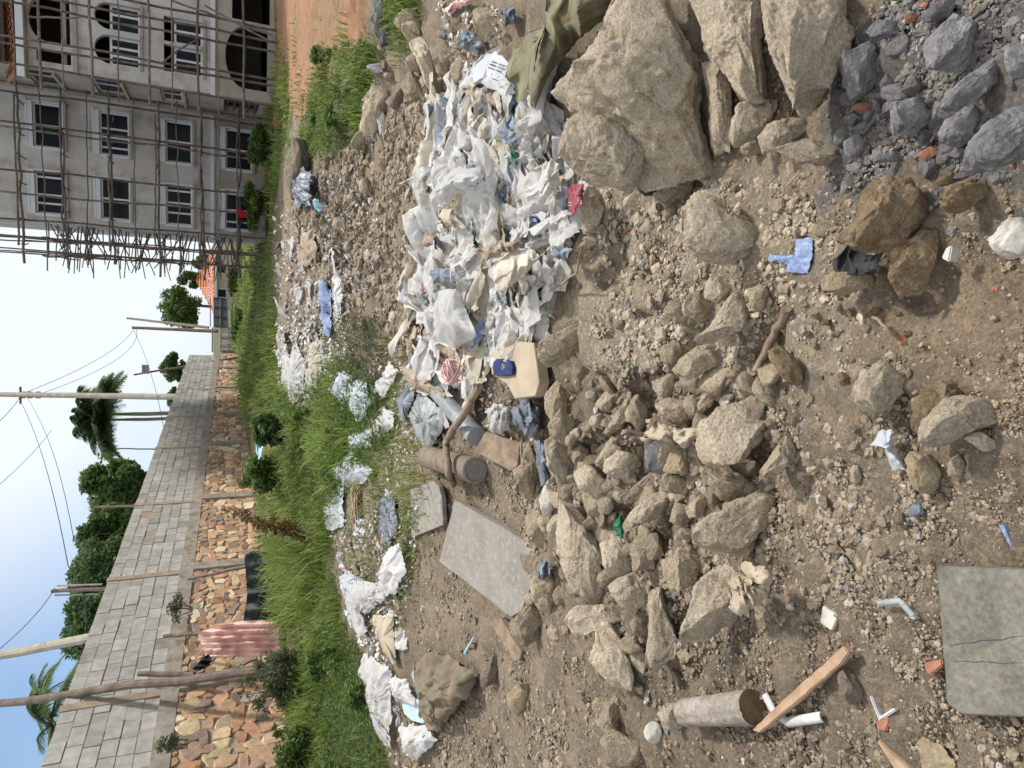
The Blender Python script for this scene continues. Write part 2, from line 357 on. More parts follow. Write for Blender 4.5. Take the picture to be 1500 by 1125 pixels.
def zone_color(x, y):
    x = np.asarray(x, float); y = np.asarray(y, float)
    wx = x + .14 * fbm2(x * 3.5, y * 3.5, 4, 31, .65) * (1 + y * .06); wy = y + .14 * fbm2(x * 3.5, y * 3.5, 4, 37, .65) * (1 + y * .06)
    c = np.broadcast_to(C_DIRT, x.shape + (3,)).copy()
    moist = sm(-.1, .5, fbm2(x * .9, y * .9, 3, 41))[..., None]
    c = c * (1 - moist * .18)
    c[y > 22] = (.17, .14, .08)
    far = (y > 26) | ((x - xwall(y)) < -.1); c[far] = C_GRASS
    for z, k in [(ZS, C_SAND), (ZC, C_CINDER)] + [(g, C_GRASS) for g in ZG] + [(ZR, C_RED)]:
        c[inpoly(wx, wy, z)] = k
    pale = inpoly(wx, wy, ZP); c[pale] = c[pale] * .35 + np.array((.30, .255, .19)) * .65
    rb = sm(.1, .5, fbm2(x * .8, y * .5, 3, 91))[..., None]; mred = inpoly(wx, wy, ZR)[..., None]
    c = np.where(mred, c * (1 - .45 * rb) + np.array((.16, .15, .07)) * .45 * rb, c)
    return c
pits = march([1095, 1000, 905, 930, 870, 1175, 800, 985, 1120, 1335], [668, 268, 755, 735, 890, 125, 700, 690, 505, 440])
for q, (sg, hh) in zip(pits, [(.07, .16), (.08, .10), (.05, .10), (.06, .08), (.05, .10), (.06, .12), (.05, .08), (.05, .08), (.08, .10), (.07, .07)]): MOUNDS.append((q[0], q[1], sg, sg, -hh))
ys = np.concatenate([np.linspace(-3, .25, 26)[:-1], .25 * (13 / .25) ** np.linspace(0, 1, 440), 13 * (1500 / 13) ** np.linspace(0, 1, 120)[1:]])
nx = 400
W_ = np.where(ys < 0, 2.2, 2.2 + np.minimum(ys, 60) * .95 + np.maximum(ys - 60, 0) * 1.6)
tt = np.linspace(-1, 1, nx)
X = W_[:, None] * tt[None]; Y = np.broadcast_to(ys[:, None], X.shape)
Z = H(X, Y); nearw = 1 - sm(7, 12, Y)
Z = Z + nearw * (.016 * fbm2(X * 11, Y * 11, 4, 51, .6) + .007 * fbm2(X * 45, Y * 45, 2, 52))
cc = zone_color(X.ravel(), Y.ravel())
i = np.arange(len(ys) - 1)[:, None] * nx + np.arange(nx - 1)[None]
Fq = np.stack([i, i + 1, i + nx + 1, i + nx], -1).reshape(-1, 4)
gm = mat('ground_dirt', (.72, .72, .72), (1.25, 1.22, 1.18), 5, tint=True, bump=1.0, bscale=75, bdist=.02, detail=12, c3=(1.45, 1.40, 1.30), s3=38, grain=(110, .62, 1.4))
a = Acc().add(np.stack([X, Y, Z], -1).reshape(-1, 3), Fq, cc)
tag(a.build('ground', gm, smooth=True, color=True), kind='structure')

# ------------------------------------------------------------------ building under construction
BA = radians(-9.0); BY = 30.3
c0 = PY(20, 323, BY); BO = np.array([c0[0], BY, 0.0])
e1 = np.array([cos(BA), sin(BA), 0]); e2 = np.array([-sin(BA), cos(BA), 0])
def Floc(ix, iy, t=0.0, s=None):
    v = dirs(ix, iy)
    if s is None: k = (t - np.dot(CAM - BO, e2)) / np.dot(v, e2)
    else: k = (s - np.dot(CAM - BO, e1)) / np.dot(v, e1)
    p = CAM + v * k - BO
    return float(np.dot(p, e1)), float(np.dot(p, e2)), float(p[2])
bld = empty('apartment_building', BO, BA, 'four storey grey plastered apartment block under construction, wrapped in wooden scaffolding', 'building')
TR = -3.7
S1 = Floc(30, 128)[0]; S2 = S1 + 9.0
ZB = -1.4; ZTOP = 15.0
def holed(acc, fr, a0, a1, z0, z1, holes, dep=.25):
    As = sorted({a0, a1, *[h[0] for h in holes], *[h[1] for h in holes]}); Zs = sorted({z0, z1, *[h[2] for h in holes], *[h[3] for h in holes]})
    for p in range(len(As) - 1):
        for q in range(len(Zs) - 1):
            am, zm = (As[p] + As[p+1]) / 2, (Zs[q] + Zs[q+1]) / 2
            if not (a0 < am < a1 and z0 < zm < z1) or any(h[0] < am < h[1] and h[2] < zm < h[3] for h in holes): continue
            acc.add(fr(np.array([(As[p],0,Zs[q]),(As[p+1],0,Zs[q]),(As[p+1],0,Zs[q+1]),(As[p],0,Zs[q+1])], float)), [(0,1,2,3)])
    for (b0, b1, y0, y1) in [h[:4] for h in holes]:
        r = [(b0,y0),(b1,y0),(b1,y1),(b0,y1)]
        for k in range(4):
            (u0,v0),(u1,v1) = r[k], r[(k+1) % 4]
            acc.add(fr(np.array([(u0,0,v0),(u1,0,v1),(u1,dep,v1),(u0,dep,v0)], float)), [(0,1,2,3)])
def arch(acc, fr, a0, a1, zs, zt, dep=.25, n=10):
    th = np.linspace(0, pi / 2, n); am = (a0 + a1) / 2; r = (a1 - a0) / 2
    for sg, ax in ((-1, a0), (1, a1)):
        arc = [(am + sg * r * cos(t), zs + (zt - zs) * sin(t)) for t in th]
        for k in range(n - 1):
            (u0, v0), (u1, v1) = arc[k], arc[k+1]
            acc.add(fr(np.array([(u0,.002,v0),(u1,.002,v1),(u1,.002,zt),(u0,.002,zt)], float)), [(0,1,2,3)])
            acc.add(fr(np.array([(u0,.002,v0),(u1,.002,v1),(u1,dep-.002,v1),(u0,dep-.002,v0)], float)), [(0,1,2,3)])
frL = lambda V: V                                   # (along, depth, z) is the local frame itself
frR = lambda V: V + np.array([0, TR, 0])
frS = lambda V: np.stack([S1 + V[:, 1], V[:, 0], V[:, 2]], -1)
def rect(x0, x1, y0, y1, t=0.0, s=None):
    xm, ym = (x0 + x1) / 2, (y0 + y1) / 2
    if s is None: a0 = Floc(xm, y1, t)[0]; a1 = Floc(xm, y0, t)[0]
    else: a0 = Floc(xm, y0, s=s)[1]; a1 = Floc(xm, y1, s=s)[1]; a0, a1 = min(a0, a1), max(a0, a1)
    zt = Floc(x0, ym, t, s)[2]; zb = Floc(x1, ym, t, s)[2]
    return [a0, a1, zb, zt]
colA = [rect(47,94,153,217), rect(146,192,165,229), rect(243,283,178,239), rect(331,371,189,248)]
colB = [rect(52,95,252,315), rect(147,189,261,322), rect(242,281,271,329), rect(329,368,279,336)]
for Cw in (colA, colB):
    m0 = sum(r[0] for r in Cw) / 4; m1 = sum(r[1] for r in Cw) / 4
    for r in Cw: r[0], r[1] = m0, m1
for ra, rb in zip(colA, colB):
    ra[2] = rb[2] = (ra[2] + rb[2]) / 2; ra[3] = rb[3] = (ra[3] + rb[3]) / 2
zband = Floc(312, 200)[2]
# upper storeys smooth plaster, ground storey rougher
wl = Acc(); holed(wl, frL, 0, S1, zband, ZTOP, [tuple(r) for r in colA[:3] + colB[:3]]); box(wl, (0, .3, zband), (S1, .31, ZTOP)) if False else None
wl.add([(0,0,ZB),(0,9,ZB),(0,9,ZTOP),(0,0,ZTOP)], [(3,2,1,0)])
wl.add([(0,9,ZB),(S1,9,ZB),(S1,9,ZTOP),(0,9,ZTOP)], [(3,2,1,0)])
wl.build('wall', M['plaster'], bld)
wg = Acc(); holed(wg, frL, .003, S1, ZB, zband, [tuple(colA[3]), tuple(colB[3])]); wg.build('wall', M['rplaster'], bld)
# side return with small windows
retw = [rect(45,83,105,126,s=S1), rect(141,180,119,139,s=S1), rect(237,268,133,151,s=S1), rect(328,382,138,168,s=S1)]
for r in retw: r[0] = max(r[0], TR + .25); r[1] = min(r[1], -.25)
ws = Acc(); holed(ws, frS, TR, 0, ZB, ZTOP, [tuple(r) for r in retw]); ws.build('return_wall', M['rplaster'], bld)
# right-hand front with arches
R = lambda *q: rect(*q, t=TR)
big = R(40,102,-6,61); slot = R(53,104,74,92); a1_ = R(138,205,6,45); a2_ = R(138,205,53,95)
r1 = R(240,297,28,64); r2 = R(240,297,69,108); g1 = R(330,392,40,130); g2 = R(340,396,-30,32)
zfront = Floc(313, 60, TR)[2]; ztile = Floc(34, 60, TR)[2]
wr = Acc(); holed(wr, frR, S1, S2, zfront, ztile, [tuple(h) for h in (big, slot, a1_, a2_, r1, r2)])
for h, f in ((big, .55), (a1_, .68), (a2_, .68)): arch(wr, frR, h[0], h[1], h[2] + (h[3] - h[2]) * f, h[3])
wr.build('front_wall', M['plaster'], bld)
wr = Acc(); holed(wr, frR, S1, S2, ZB, zfront, [tuple(g1), tuple(g2)])
arch(wr, frR, g1[0], g1[1], g1[2] + (g1[3] - g1[2]) * .55, g1[3]); wr.build('front_wall', M['rplaster'], bld)
# interior floors and dividing walls (rooms lit only through the openings)
fl = Acc(); lev = [zband] + [(colA[k][3] + .55) for k in (2, 1, 0)]
for z in lev: box(fl, (.02, .27, z - .12), (S1 - .02, 8.98, z)); box(fl, (S1 + .27, TR + .27, z - .12), (S2, 8.98, z))
box(fl, (.02, 4.0, ZB), (S2, 4.12, ZTOP)); box(fl, (S1 / 2, .27, ZB), (S1 / 2 + .1, 3.98, ZTOP)); box(fl, (S2, TR, ZB), (S2 + .2, 8.98, ZTOP))
fl.build('interior_floors', M['dark'], bld)
fb = Acc(); box(fb, (-.06, -.07, zband - .05), (S1 - .06, .0, zband + .09)); fb.build('floor_band', M['trim'], bld)
fb = Acc(); box(fb, (S1 - .06, TR - .07, zfront - .05), (S2, TR, zfront + .09)); fb.build('floor_band', M['trim'], bld)
zl = Floc(110, 60, TR)[2]
fb = Acc(); box(fb, (S1 - .05, TR - .10, zl - .06), (S2, TR, zl + .06)); fb.build('ledge', M['rplaster'], bld)
# low tiled roof over the right-hand front, the wall behind rising on
zr2 = Floc(14, 60, TR + 1.6)[2]
rf = Acc(); n = 38; ss = np.linspace(S1 - .35, S2, n + 1)
for k in range(n):
    for j in range(6):
        t0, t1 = TR - .4 + j * .36, TR - .4 + (j + 1) * .36 + .05
        z0 = ztile + .12 + (zr2 - ztile) * (j / 6); z1 = z0 + (zr2 - ztile) / 6
        th = np.linspace(0, pi, 5); w2 = (ss[1] - ss[0]) / 2; cxm = ss[k] + w2
        A_ = np.array([(cxm - w2 * cos(q), t0, z0 + .07 * sin(q) + .03) for q in th] + [(cxm - w2 * cos(q), t1, z1 + .07 * sin(q)) for q in th])
        rf.add(A_, [(q, q + 1, q + 6, q + 5) for q in range(4)])
rf.build('roof', M['tile'], bld)
fb = Acc(); box(fb, (S1 - .45, TR - .5, ztile - .10), (S2, TR - .4, ztile + .10)); fb.build('fascia', M['trim'], bld)
fb = Acc(); box(fb, (S1 - .45, TR - .4, ztile - .12), (S2, TR, ztile - .02)); fb.build('soffit', M['rplaster'], bld)
wr = Acc(); box(wr, (S1 + .01, TR + 1.7, zr2 - .5), (S2, TR + 1.9, ZTOP)); wr.build('upper_wall', M['rplaster'], bld)
wr = Acc(); wr.add([(S1+.25, TR+.26, ztile), (S2, TR+.26, ztile), (S2, TR+1.7, zr2), (S1+.25, TR+1.7, zr2)], [(0,1,2,3)]); wr.build('roof_deck', M['dark'], bld)
def window(r, bars, fr, dep=.10, head=.16):
    a0, a1, z0, z1 = r; f = Acc(); b = .07
    def B(p, q, u, v, d0=0.0, d1=.07): box(f, (p, dep + d0, u), (q, dep + d1, v), fr=fr)
    B(a0, a1, z1 - b, z1); B(a0, a1, z0, z0 + b); B(a0, a0 + b, z0 + b, z1 - b); B(a1 - b, a1, z0 + b, z1 - b)
    for k in bars: c = a0 + (a1 - a0) * k; B(c - .035, c + .035, z0 + b, z1 - b, .004, .066)
    if head:
        box(f, (a0 - .02, -.06, z1), (a1 + .02, -.003, z1 + head), fr=fr); box(f, (a0 - .08, -.05, z0), (a0, -.003, z1), fr=fr)
        box(f, (a0, -.075, z1 + head), (a1 + .06, -.003, z1 + head + .05), fr=fr); box(f, (a1, -.05, z0), (a1 + .05, -.003, z1), fr=fr)
    wo = f.build('window', M['winframe'], bld)
    p = Acc(); box(p, (a0 + b, dep + .025, z0 + b), (a1 - b, dep + .04, z1 - b), fr=fr); po = p.build('pane', M['glass'], wo)
    s_ = Acc(); box(s_, (a0 - .08, -.09, z0 - .09), (a1 + .08, -.004, z0), fr=fr); s_.build('sill', M['rplaster'], wo)
for k, r in enumerate(colA): window(r, [[.5], [.18, .42, .62], [.52], [.5]][k], frL)
for k, r in enumerate(colB): window(r, [[.25, .45, .86], [.5], [.3, .55, .85], [.2, .5, .92]][k], frL)
for k, r in enumerate(retw[:3]): window(r, [.5], frS, head=0)
for r in (a1_, a2_): window([r[0], r[1], r[2], r[2] + (r[3] - r[2]) * .68], [.35, .65], frR, dep=.2, head=0)
for r in (r1, r2): window([r[0], r[1], r[2], r[2] + (r[3] - r[2]) * .75], [.55], frR, dep=.2, head=0)
lt = Acc(); r = retw[3]
for k in np.linspace(.1, .9, 5): z = r[2] + (r[3] - r[2]) * k; box(lt, (r[0], .1, z - .03), (r[1], .14, z + .03), fr=frS)
for k in np.linspace(.2, .8, 3): z = r[0] + (r[1] - r[0]) * k; box(lt, (z - .03, .141, r[2]), (z + .03, .17, r[3]), fr=frS)
lt.build('lattice', M['pole'], bld)
# panels marked in the plaster under the upper windows
for r in colA[:3] + colB[:3]:
    pn = Acc(); box(pn, (r[0] + .1, -.025, r[2] - .85), (r[1] - .1, -.004, r[2] - .28)); pn.build('spandrel_panel', M['plaster'], bld)

# ------------------------------------------------------------------ scaffolding of round poles
sc = empty('scaffolding', BO, BA, 'wooden pole scaffolding lashed across the front of the grey apartment block', 'scaffolding')
TL = -1.1; TF = TR - 1.1
SEG = lambda p, q, r, sd, n=7: tube(Acc(), line(p, q, n, .025, 0, sd), np.linspace(r, r * .8, n) * .74, 6)
zl_ = [Floc(x, 225, TL)[2] for x in (28, 62, 94, 124, 163, 194, 231, 261, 297, 322, 350)]
thick = (0, 2, 4, 6, 8, 10)
sd = 0
for y in (196, 205, 262, 292, 330, 150, 140):
    s = Floc(150, y, TL)[0]; sd += 1
    SEG((s, TL, ZB), (s + RNG.normal(0, .1), TL, ZTOP), .06, sd, 12).build('upright_pole', M['pole'], sc)
for y in (118, 84, 74, 30, 14, -8):
    s = Floc(150, y, TF)[0]; sd += 1
    SEG((s, TF, ZB), (s + RNG.normal(0, .15), TF, ZTOP), .055, sd, 12).build('upright_pole', M['pole'], sc)
for k, z in enumerate(zl_):
    sd += 1; r = .062 if k in thick else .033
    SEG((-1.3 - RNG.random() * .5, TL - .09, z - .05), (S1 + .3, TL - .09, z + RNG.normal(0, .06)), r, sd, 14).build('ledger_pole', M['pole'], sc)
    if k in thick: SEG((-.9, TL - .2, z + .08), (S1 - .5, TL - .2, z + .05), .05, sd + 100, 14).build('ledger_pole', M['pole'], sc)
    zf = z + RNG.normal(0, .05)
    SEG((S1 - .9, TF - .09, zf), (S2 + 1, TF - .09, zf + .1), r, sd + 200, 10).build('ledger_pole', M['pole'], sc)
    if k in thick:
        for s in np.arange(-.6, S1, .95):
            s2 = s + RNG.normal(0, .15); SEG((s2, .02, z + .06), (s2 + RNG.normal(0, .08), TL - .25 - RNG.random() * .35, z + RNG.normal(.03, .06)), .032, abs(int(s2 * 97)) + k, 3).build('putlog', M['pole'], sc)
for (p, q) in (((238, 92), (290, 55)), ((40, 24), (120, 24)), ((250, 0), (400, 52)), ((300, 8), (395, 60))):
    A0 = Floc(p[0], p[1], TF - .2); A1 = Floc(q[0], q[1], TF - .2); sd += 1
    SEG(A0, A1, .045, sd).build('brace', M['pole'], sc)
se = empty('scaffolding', BO, BA, 'dense bundle of scaffold poles and sticks along the far end wall, against the sky', 'scaffolding')
for t in np.arange(-1.0, 4.6, .95):
    for s in (-.6, -1.15):
        sd += 1; SEG((s, t, ZB), (s + RNG.normal(0, .1), t + RNG.normal(0, .1), 10.2 + RNG.normal(0, .9)), .045, sd, 10).build('upright_pole', M['pole'], se)
for k, z in enumerate(zl_[1:]):
    for s in (-.56, -1.2):
        sd += 1; SEG((s, -1.6, z), (s + RNG.normal(0, .1), 4.8, z + RNG.normal(0, .15)), .042, sd, 8).build('ledger_pole', M['pole'], se)
    for j in range(9):
        t = RNG.uniform(-1.2, 4.5); sd += 1
        SEG((.0, t, z + RNG.normal(0, .25)), (-1.2 - RNG.random() ** 2 * .8, t + RNG.normal(0, .4), z + RNG.normal(0, .3)), .035, sd, 4).build('putlog', M['pole'], se)

# clothes drying on the lowest ledger
def hang(name, mt, iy0, iy1, x0, x1, label, taper=.7, sd=0):
    d = Floc(x0, (iy0 + iy1) / 2, TL - .18); s0 = Floc(x0, iy1, TL - .2)[0]; s1 = Floc(x0, iy0, TL - .2)[0]; zt = d[2]; zb = Floc(x1, (iy0 + iy1) / 2, TL - .2)[2]
    n, m = 14, 12; g = Acc(); u = np.linspace(0, 1, n); v = np.linspace(0, 1, m); U, Vv = np.meshgrid(u, v)
    s = s0 + (s1 - s0) * (.5 + (U - .5) * (1 - (1 - taper) * Vv)); hem = 1 + .25 * np.sin(U * 4 + sd) * Vv
    z = zt + (zb - zt) * Vv * hem; t = TL - .19 - .05 * np.sin(U * 17 + sd) * Vv - .03
    pw = BO + s.ravel()[:, None] * e1 + t.ravel()[:, None] * e2; pw[:, 2] = z.ravel()
    k = np.arange(m - 1)[:, None] * n + np.arange(n - 1)[None]
    g.add(pw, np.stack([k, k + 1, k + n + 1, k + n], -1).reshape(-1, 4))
    o = g.build(name, mt, None, True, origin=pw.mean(0)); return tag(o, label, 'clothes')
rc = hang('hanging_shirt', M['redcloth'], 305, 319, 347, 361, 'red garment with white hem hung over the lowest scaffold pole', .75, 1)
hang('hanging_trousers', M['darkcloth'], 319, 330, 348, 357, 'dark garment hung on the scaffold pole left of the red one', .5, 2)
hang('hanging_cloth', M['greycloth'], 276, 288, 349, 363, 'faded grey blue cloth hung on the scaffold by the ground floor window', .8, 3)

# ------------------------------------------------------------------ perimeter wall
ST = [0.5, 5.0, 9.6, 14.1, 18.56, 22.9, 28.0, 32.0, 36.7, 41.1, 45.0]
zt_ = lambda y: 4.07 + (y - 12.8) * (2.86 - 4.07) / 32.2
zb_ = lambda y: 2.50 + (y - 12.8) * (1.48 - 2.50) / 32.2
wdir = np.array([.2407, 1, 0]); wdir /= np.linalg.norm(wdir); wn = np.array([wdir[1], -wdir[0], 0])   # wn faces the plot
wall = empty('perimeter_wall', (xwall(9.6), 9.6, 0), 0, 'long boundary wall of grey concrete blocks on a base of orange rubble stone', 'wall')
WO = np.array([xwall(9.6), 9.6, 0])
def wp(y, off, z):                                   # place on the wall, relative to the empty
    y = np.asarray(y, float); b = np.stack([xwall(y), y, np.asarray(z, float)], -1); return b + np.asarray(off, float)[..., None] * wn - WO
for bi in range(len(ST) - 1):
    y0, y1 = ST[bi], ST[bi + 1]; rr = np.random.default_rng(100 + bi)
    core = Acc()
    def slab(acc, ya, yb, o0, o1, za0, zb0, za1, zb1, c=None):
        V = wp([ya, yb, yb, ya, ya, yb, yb, ya], [o0, o0, o1, o1, o0, o0, o1, o1], [za0, zb0, zb0, za0, za1, zb1, zb1, za1])
        acc.add(V, np.array([(0,1,2,3),(7,6,5,4),(4,5,1,0),(5,6,2,1),(6,7,3,2),(7,4,0,3)]), c)
    slab(core, y0, y1, -.17, -.012, zb_(y0), zb_(y1), zt_(y0) - .03, zt_(y1) - .03); core.build('mortar', M['mortar'], wall)
    bk = Acc(); nc = 6; nb = int(round((y1 - y0) * 1.03 / .47))
    for c in range(nc):
        jo = rr.uniform(-.3, .3)
        edges = np.clip((np.arange(nb + 2) - .5 * (c % 2) + rr.normal(0, .07, nb + 2) + (jo if c % 2 else 0)) / nb, 0, 1)
        for k in range(nb + 1):
            f0, f1 = edges[k], edges[k + 1]
            if f1 - f0 < .02: continue
            ya, yb = y0 + .09 + (y1 - y0 - .18) * f0 + .007, y0 + .09 + (y1 - y0 - .18) * f1 - .007
            h0 = (c + .0) / nc; h1 = (c + 1.0) / nc; m_ = .009; jt = rr.normal(0, .004)
            za = lambda y, h: zb_(y) + (zt_(y) - zb_(y)) * h
            g = rr.normal(.36, .028); tint = np.array([g * 1.03, g * .985, g * .89])
            if rr.random() < .08: tint *= .82
            o = rr.normal(0, .006)
            slab(bk, ya, yb, -.10, o, za(ya, h0) + m_ + jt, za(yb, h0) + m_ + jt, za(ya, h1) - m_ + jt, za(yb, h1) - m_ + jt, tint)
    bk.build('block_panel', M['block'], wall, color=True)
    bm_ = Acc(); slab(bm_, y0 - .001, y1 + .001, -.2, .10, zb_(y0) - .30, zb_(y1) - .30, zb_(y0) - .005, zb_(y1) - .005); bm_.build('ground_beam', M['beam'], wall)
    pc = Acc(); slab(pc, y0 - .085, y0 + .085, -.16, .016, zb_(y0), zb_(y0), zt_(y0) + .02, zt_(y0) + .02); pc.build('pillar', M['mortar'], wall)
    # rubble stone base
    zg = min(float(H0(xwall(y0) + .3, y0)), float(H0(xwall(y1) + .3, y1))) - .3
    core = Acc(); slab(core, y0, y1, -.2, .06, zg, zg, zb_(y0) - .301, zb_(y1) - .301); core.build('stone_mortar', M['mortar'], wall)
    sp = Acc(); V0, F0 = ico(3 if y0 < 16 else 2); zc = zg + .1; row = 0
    while zc < zb_(y0) - .36:
        hh = rr.choice([.13, .18, .24, .31], p=[.2, .35, .3, .15]); yc = y0 + .12 - rr.random() * .2
        while yc < y1 - .05:
            ww = rr.choice([.13, .2, .28, .38, .52], p=[.15, .25, .28, .22, .10]) * rr.uniform(.85, 1.15); hq = hh * rr.uniform(.8, 1.2)
            P0 = np.sign(V0) * np.abs(V0) ** .5
            P0 = P0 / np.abs(P0).max(0) * 1.02
            P0 = P0 * (1 + .30 * vn3(V0 * 1.5 + rr.uniform(0, 90, 3))[:, None] + .10 * vn3(V0 * 4 + rr.uniform(0, 90, 3))[:, None])
            for q in range(5):
                nn = np.append(rr.normal(0, 1, 2), rr.normal(.5, .5)); nn /= np.linalg.norm(nn); dd = P0 @ nn; cut = dd.max() * rr.uniform(.66, .86)
                P0 = P0 - np.maximum(dd - cut, 0)[:, None] * nn
            ang = rr.normal(0, .30); ca, sa = cos(ang), sin(ang)
            al = P0[:, 0] * ww * .56; vz = P0[:, 1] * hq * .575; al, vz = al * ca - vz * sa, al * sa + vz * ca
            k = rr.choice(7, p=[.3, .22, .16, .10, .10, .07, .05])
            tint = np.array([(.43,.285,.18), (.52,.40,.265), (.33,.22,.165), (.40,.225,.145), (.24,.175,.15), (.56,.48,.36), (.28,.23,.195)][k]) * rr.uniform(.8, 1.15)
            yy = yc + ww / 2 + al * .972; zz = np.minimum(zc + hh / 2 + vz + rr.normal(0, .03), zb_(yc) - .31)
            if yc + ww / 2 < y1: sp.add(wp(yy, .05 + np.minimum(P0[:, 2], .55 + .2 * P0[:, 0] * rr.normal(0, 1) + .2 * P0[:, 1] * rr.normal(0, 1)) * .075, zz), F0, tint)
            yc += ww + .008
        zc += hh + .004; row += 1
    sp.build('stone_panel', M['wstone'], wall, color=True, smooth=False)
    bt = Acc(); slab(bt, y0 - .16, y0 + .16, .0, .15, zg, zg, zb_(y0) - .302, zb_(y0) - .302); bt.build('buttress', M['beam'], wall)

# ------------------------------------------------------------------ far end: reed fence, dark gate, tiled house
def quadplane(y0, y1, x0, x1, d0, d1):               # bottom corners + heights for two upright edges given in photo pixels
    pa, pb = P(x1, y0, d0), P(x1, y1, d1); ta, tb = P(x0, y0, d0), P(x0, y1, d1)
    return pa, pb, ta[2] - pa[2], tb[2] - pb[2]
pa, pb, ha, hb = quadplane(515, 480, 341, 301, 46, 52)
rfn = empty('reed_fence', (pa + pb) / 2 * np.array([1, 1, 0]), 0, 'pale fence of upright reed slats at the far end of the block wall', 'fence')
o3 = np.array(rfn.location); sl = Acc()
for k in range(46):
    f = k / 45; p = pa + (pb - pa) * f; h = (ha + (hb - ha) * f) * RNG.uniform(.92, 1.1); g = RNG.uniform(.55, 1.1)
    tube(sl, line(p - (0, 0, 1.0), p + np.array([RNG.normal(0, .04), RNG.normal(0, .04), h]), 3), .055, 5, (g, g, g * .95))
sl.V = [v - o3 for v in sl.V]; sl.build('slat_panel', M['reed'], rfn, color=True)
for zf in (.25, .55, .85):
    r_ = Acc(); tube(r_, line(pa + (0, -.08, ha * zf), pb + (0, -.08, hb * zf), 4) - o3, .05, 5); r_.build('rail', M['pole'], rfn)
for f in (0, .5, 1):
    p = pa + (pb - pa) * f - o3; r_ = Acc(); tube(r_, line(p - (0, .1, 1), p + (0, -.1, ha * 1.25), 3), .09, 6); r_.build('post', M['post'], rfn)
pa, pb, ha, hb = quadplane(478, 436, 334, 297, 53, 56)
gt = empty('sheet_metal_gate', (pa + pb) / 2 * np.array([1, 1, 0]), 0, 'dark grey sheet metal gate beside the orange roofed house', 'gate'); o3 = np.array(gt.location)
pl = Acc(); dirv = (pb - pa) / np.linalg.norm(pb - pa); L_ = np.linalg.norm(pb - pa); nrm = np.array([dirv[1], -dirv[0], 0])
for k in range(30):
    a0_, a1_2 = pa + (pb - pa) * (k / 30), pa + (pb - pa) * ((k + 1) / 30); of = .03 * (k % 2)
    pl.add(np.array([a0_ - (0,0,.8) + nrm * of, a1_2 - (0,0,.8) + nrm * (.03 - of), a1_2 + (0,0,hb) + nrm * (.03 - of), a0_ + (0,0,ha) + nrm * of]) - o3, [(0,1,2,3)])
pl.build('metal_sheet', M['metal'], gt)
for f in (0, .33, .66, 1):
    p = pa + (pb - pa) * f - o3; r_ = Acc(); box(r_, p + (-.06, -.16, -.8), p + (.06, -.04, ha + .1)); r_.build('gate_post', M['metal'], gt)
for zf in (.3, .7):
    r_ = Acc(); tube(r_, line(pa + (0, -.1, ha * zf), pb + (0, -.1, hb * zf), 2) - o3, .04, 5); r_.build('rail', M['metal'], gt)
hp = P(332, 408, 60); hs = empty('tiled_house', (hp[0], hp[1], hp[2]), radians(-4), 'small cream house with an orange tiled hipped roof beyond the gate', 'house')
w_, dp_, hwall = 2.55, 4.0, 0.95
hw = Acc(); box(hw, (-w_, 0, -1), (w_, dp_ * 2, hwall)); hw.build('wall', M['cream_wall'], hs)
hr = Acc(); ov = .35; ze = hwall; zr = hwall + 1.55; rows = 7
for face in range(4):
    for j in range(rows):
        f0, f1 = j / rows, (j + 1) / rows
        nt_ = 16
        for k in range(nt_):
            for part in range(3):
                pass
        cs = []
        for f, dz in ((f0, .06), (f1, 0.0)):
            x = (w_ + ov) * (1 - f); ya = -ov + (dp_ + ov) * f; yb = dp_ * 2 + ov - (dp_ + ov) * f; z = ze + (zr - ze) * f + dz
            cs.append([(-x, ya, z), (x, ya, z), (x, yb, z), (-x, yb, z)])
        a0_, b0_ = np.array(cs[0][face]), np.array(cs[0][(face + 1) % 4]); a1_2, b1_ = np.array(cs[1][face]), np.array(cs[1][(face + 1) % 4])
        q = np.linspace(0, 1, nt_ * 2 + 1); bumpv = np.array([.0, .07] * nt_ + [.0])[:, None] * np.array([0, 0, 1.0])
        V = np.concatenate([a0_ + (b0_ - a0_) * q[:, None] + bumpv, a1_2 + (b1_ - a1_2) * q[:, None] + bumpv * (1 - .8 * f1)])
        n_ = len(q); hr.add(V, [(k, k + 1, n_ + k + 1, n_ + k) for k in range(n_ - 1)])
ro = hr.build('roof', M['tile'], hs)
fa = Acc(); box(fa, (-w_ - ov - .03, -ov - .05, ze - .16), (w_ + ov + .03, -ov, ze + .06)); fa.build('fascia', M['trim'], hs)
for xx in (-1.3, .8):
    f = Acc(); box(f, (xx - .4, -.03, .0), (xx + .4, .02, .75)); wo = f.build('window', M['trim'], hs)
    p = Acc(); box(p, (xx - .33, -.045, .06), (xx + .33, -.031, .69)); p.build('pane', M['glass'], wo)

